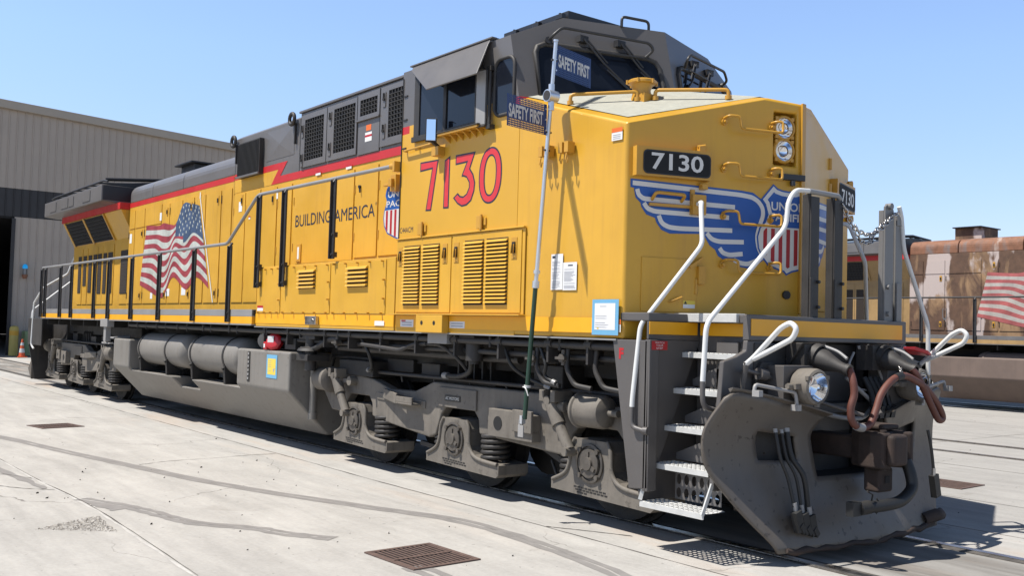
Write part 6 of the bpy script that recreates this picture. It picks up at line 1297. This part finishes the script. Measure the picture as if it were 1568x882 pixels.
# ------------------------------------------------------------------ weathered second locomotive on the far track
loco2 = thing('locomotive', 'rusty weathered locomotive with burnt hood paint parked on the far track', 'locomotive', (5.55, 18.08, 0))
r2 = rear_body(loco2, True)
make_truck(loco2, AXR, flip=True); make_truck(loco2, AX)
fl = flag_decal(loco2, -1.0995, ('w_flag_red', 'w_flag_white', 'flag_navy'), .95, False)
q = MB(); q.prism([(-1.08, 1.776), (-1.08, 4.40), (1.08, 4.40), (1.08, 1.776)], 'x', -9.74, -4.15); q.build('equipment_hood', 'w_hood', loco2, .02)
q = MB(); q.prism([(-1.5, 1.56), (-1.5, 4.27), (-1.0, 4.5), (1.0, 4.5), (1.5, 4.27), (1.5, 1.56)], 'x', -4.14, -2.1); q.prism([(-1.5, 1.56), (-1.5, 3.3), (-.4, 3.6), (.4, 3.6), (1.5, 3.3), (1.5, 1.56)], 'x', -2.095, -.6); q.build('cab', 'w_yellow', loco2, .05)
q = MB(); put_text(q, 'U', -14.0, 2.15, .12, .30, side(.0155), 0, .01); put_text(q, 'A', -14.48, 2.0, .16, .28, side(.0155), 0, .01); put_text(q, 'C', -11.9, 2.3, .12, .24, side(.0155), 0, 0); put_text(q, 'A', -11.85, 1.98, .14, .24, side(.0155), 0, 0); q.build('ghost_lettering', 'w_grey', loco2, fix=False)
q = MB(); q.box(-20.3, -19.5, -1.0, 1.0, 1.0, 1.77); q.build('rear_platform', 'frame_grey', loco2)

# ------------------------------------------------------------------ separate things on and around the locomotive
t = thing('safety_flag_pole', 'aluminium and green pole with two blue SAFETY FIRST flags leaning on the cab side', 'flag pole', (-1.84, -1.66, .86))
A = Vector((0, 0, 0)); Bp = Vector((.255, .02, 3.16)); at = lambda z: A + (Bp - A) * (z / 3.16)
q = MB(); q.tube([at(.0), at(1.12)], .0195, 14); q.build('lower_pole', 'green', t)
q = MB(); q.tube([at(1.13), at(2.62)], .018, 14); q.tube([at(2.62), at(3.16)], .0155, 14); q.cyl(at(1.10), at(1.16), .03, 14); q.cyl(at(1.22), at(1.25), .028, 14); q.cyl(at(3.155), at(3.17), .021, 12); q.build('upper_pole', 'alu', t)
o = at(2.70)
q = MB(); q.cyl(o + Vector((-.0, -.05, 0)), o + Vector((0, .05, 0)), .052, 24, 0); q.cyl(o + Vector((.0, -.054, 0)), o + Vector((0, -.049, 0)), .042, 24, 1); q.cyl(o + Vector((0, 0, -.12)), o + Vector((0, 0, .10)), .026, 14, 0)
q.build('swivel_joint', ['alu', 'frame_grey'], t)
for z in (-.3, -.45, .3): q = MB(); q.cyl(at(2.70 + z) + Vector((0, -.03, 0)), at(2.7 + z) + Vector((.0, .03, 0)), .009, 8); q.build('clamp_bolt', 'frame_grey', t)
def safetyflag(z0, sgn, tilt):
    d = Vector((-.19, .98, -.03)) * sgn; d.normalize(); up = Vector((-.02, 0, 1)); W_, H_ = .50, .26; base = at(z0) + d * .02
    if sgn < 0: d = Vector((.19, -.98, 0)).normalized()
    f = lambda u, v, o=0: base + d * u + up * v + Vector((d.y, -d.x, 0)).normalized() * o * sgn
    q = MB(); nx = 24
    q.poly([(0, 0), (.035, 0), (.035, H_), (0, H_)], f, 0); q.poly([(.035, .07), (W_, .07), (W_, .195), (.035, .195)], f, 0); q.poly([(W_ - .018, 0), (W_, 0), (W_, .0699), (W_ - .018, .0699)], f, 0); q.poly([(W_ - .018, .1951), (W_, .1951), (W_, H_), (W_ - .018, H_)], f, 0)
    dx = (W_ - .018 - .035) / nx
    for b0 in (0, .1951):
        dz = .0649 / 4 if b0 else .0699 / 4
        for j in range(4):
            for i in range(nx):
                x0, z_ = .035 + dx * i, b0 + dz * j; cx, cz = x0 + dx / 2, z_ + dz / 2
                ou = [(x0, z_), (x0 + dx, z_), (x0 + dx, z_ + dz), (x0, z_ + dz)]; inn = [(cx, cz - dz * .31), (cx + dx * .33, cz), (cx, cz + dz * .31), (cx - dx * .33, cz)]
                q.add([f(*p) for p in ou + inn], [(0, 1, 4), (1, 5, 4), (1, 2, 5), (2, 6, 5), (2, 3, 6), (3, 7, 6), (3, 0, 7), (0, 4, 7)], 0)
    V, Fc = text2d('SAFETY FIRST', W_ - .07, .112, .035)
    for side_ in (1, -1):
        uu = (lambda a: .045 + a) if sgn > 0 else (lambda a: W_ - .018 - a)
        if side_ > 0: q.add([f(uu(a), .075 + b_, -.003 * 1) for a, b_ in V], Fc, 1)
    q.add([f(uu(a), .075 + b_, .003) for a, b_ in V], Fc, 1)
    for v in (.04, .13, .22): q.cyl(f(.016, v, -.006), f(.016, v, .006), .008, 8, 2)
    q.build('flag', ['flag_blue', 'white', 'alu'], t, fix=False)
safetyflag(2.885, 1, 0); safetyflag(2.37, -1, 0)
q = MB(); q.box(-.03, .0, -.03, .01, -.04, .03, 0); q.tube([Vector((-.03 + .02 * math.cos(2 * math.pi * k / 12), -.02, -.03 + .03 * math.sin(2 * math.pi * k / 12))) for k in range(12)], .005, 6, 1, True); q.box(-.05, .02, -.03, -.02, -.15, -.05, 1); q.build('padlock_tag', ['alu', 'grey_light'], t)
q = MB(); q.tube(smooth([at(.27) + Vector((-.02, -.03, 0)), at(.27) + Vector((.03, -.04, -.01)), at(.2) + Vector((.06, -.03, 0))], 4), .006, 6); q.cyl(at(.265), at(.285), .03, 10); q.build('zip_tie', 'white', t)
def sheet(name, label, cat, x0, x1, z0, z1, y, mats, lines, group=None):
    t = MB(); f = lambda x, z, o=0: (x - x0, -o, z - z0)
    t.add([f(x0, z0), f(x1, z0), f(x1, z1), f(x0, z1), f(x0, z0, .002), f(x1, z0, .002), f(x1, z1, .002), f(x0, z1, .002)], [(3, 2, 1, 0), (4, 5, 6, 7), (0, 1, 5, 4), (1, 2, 6, 5), (2, 3, 7, 6), (3, 0, 4, 7)], 0)
    lines(t, f); o = t.build(name, mats, fix=False); o.location = (x0, y, z0); return tag(o, label, cat, group)
def textlines(t, f, x0, x1, z0, z1, n, mi, rnd, o=.003):
    for k in range(n):
        z = z1 - (z1 - z0) * (k + .5) / n
        if rnd.random() < .2: continue
        t.poly([(x0, z), (x0 + (x1 - x0) * rnd.uniform(.55, 1), z), (x0 + (x1 - x0) * rnd.uniform(.55, 1), z + .0042), (x0, z + .0042)], lambda a, b_: f(a, b_, o), mi)
sheet('paper_sheet', 'tall white paper sheet taped to the nose side, nearer the flag pole', 'paper', -1.715, -1.565, 1.95, 2.25, -1.517, ['paper', 'print', 'navy'], lambda t, f: (textlines(t, f, -1.70, -1.58, 1.96, 2.2, 22, 1, random.Random(1)), t.poly([(-1.70, 2.215), (-1.66, 2.215), (-1.66, 2.235), (-1.70, 2.235)], lambda a, b_: f(a, b_, .003), 2)))
sheet('paper_sheet', 'shorter white paper sheet taped beside the tall one, away from the pole', 'paper', -1.562, -1.39, 1.945, 2.175, -1.5155, ['paper', 'print', 'navy'], lambda t, f: (textlines(t, f, -1.545, -1.40, 1.955, 2.12, 17, 1, random.Random(2)), t.poly([(-1.50, 2.145), (-1.44, 2.145), (-1.44, 2.155), (-1.50, 2.155)], lambda a, b_: f(a, b_, .003), 2)))
sheet('taped_notice', 'white notice framed with blue tape at the lower nose corner', 'notice', -1.18, -.88, 1.585, 1.865, -1.5255, ['tape', 'paper', 'print', 'yellow_sign'], lambda t, f: (t.poly([(-1.15, 1.625), (-.915, 1.625), (-.915, 1.835), (-1.15, 1.835)], lambda a, b_: f(a, b_, .0032), 1), textlines(t, f, -1.09, -.98, 1.775, 1.815, 3, 2, random.Random(4), .0042), textlines(t, f, -1.14, -.97, 1.635, 1.74, 6, 2, random.Random(3), .0042), t.poly([(-1.12, 1.632), (-1.10, 1.632), (-1.10, 1.642), (-1.12, 1.642)], lambda a, b_: f(a, b_, .0044), 3)))
sheet('taped_notice', 'yellow notice framed with blue tape on the grey fuel tank', 'notice', -7.40, -7.08, .90, 1.20, -1.5035, ['tape', 'yellow_sign', 'print'], lambda t, f: (t.poly([(-7.36, .945), (-7.12, .945), (-7.12, 1.15), (-7.36, 1.15)], lambda a, b_: f(a, b_, .0032), 1), textlines(t, f, -7.33, -7.22, .98, 1.13, 6, 2, random.Random(8), .0042), t.poly([(-7.20, 1.02), (-7.14, 1.03), (-7.18, .97)], lambda a, b_: f(a, b_, .0042), 2)))
t = thing('lockout_cover', 'red plastic lockout cover hanging on the fuel filler above the tank', 'lockout cover', (-7.36, -1.42, 1.36))
q = MB(); q.lathe([(0, -.05), (.085, -.05), (.115, -.03), (.115, .03), (.085, .05), (0, .05)], (0, 0, 0), (.5, -.8, .25), 8); q.build('cover', 'sign_red', t, .008)
q = MB(); q.obox((-.13, -.05, -.05), ((1, 0, 0), (0, 1, 0), (0, 0, 1)), (.05, .03, .05)); q.build('padlock', 'sign_red', t, .01)
q = MB(); q.obox((.0, -.058, .035), ((.85, .52, 0), (0, 0, 1), (.5, -.8, .25)), (.045, .04, .004)); q.obox((-.135, -.083, -.05), ((1, 0, 0), (0, 0, 1), (0, 1, 0)), (.02, .025, .002)); q.build('tag', 'paper', t)
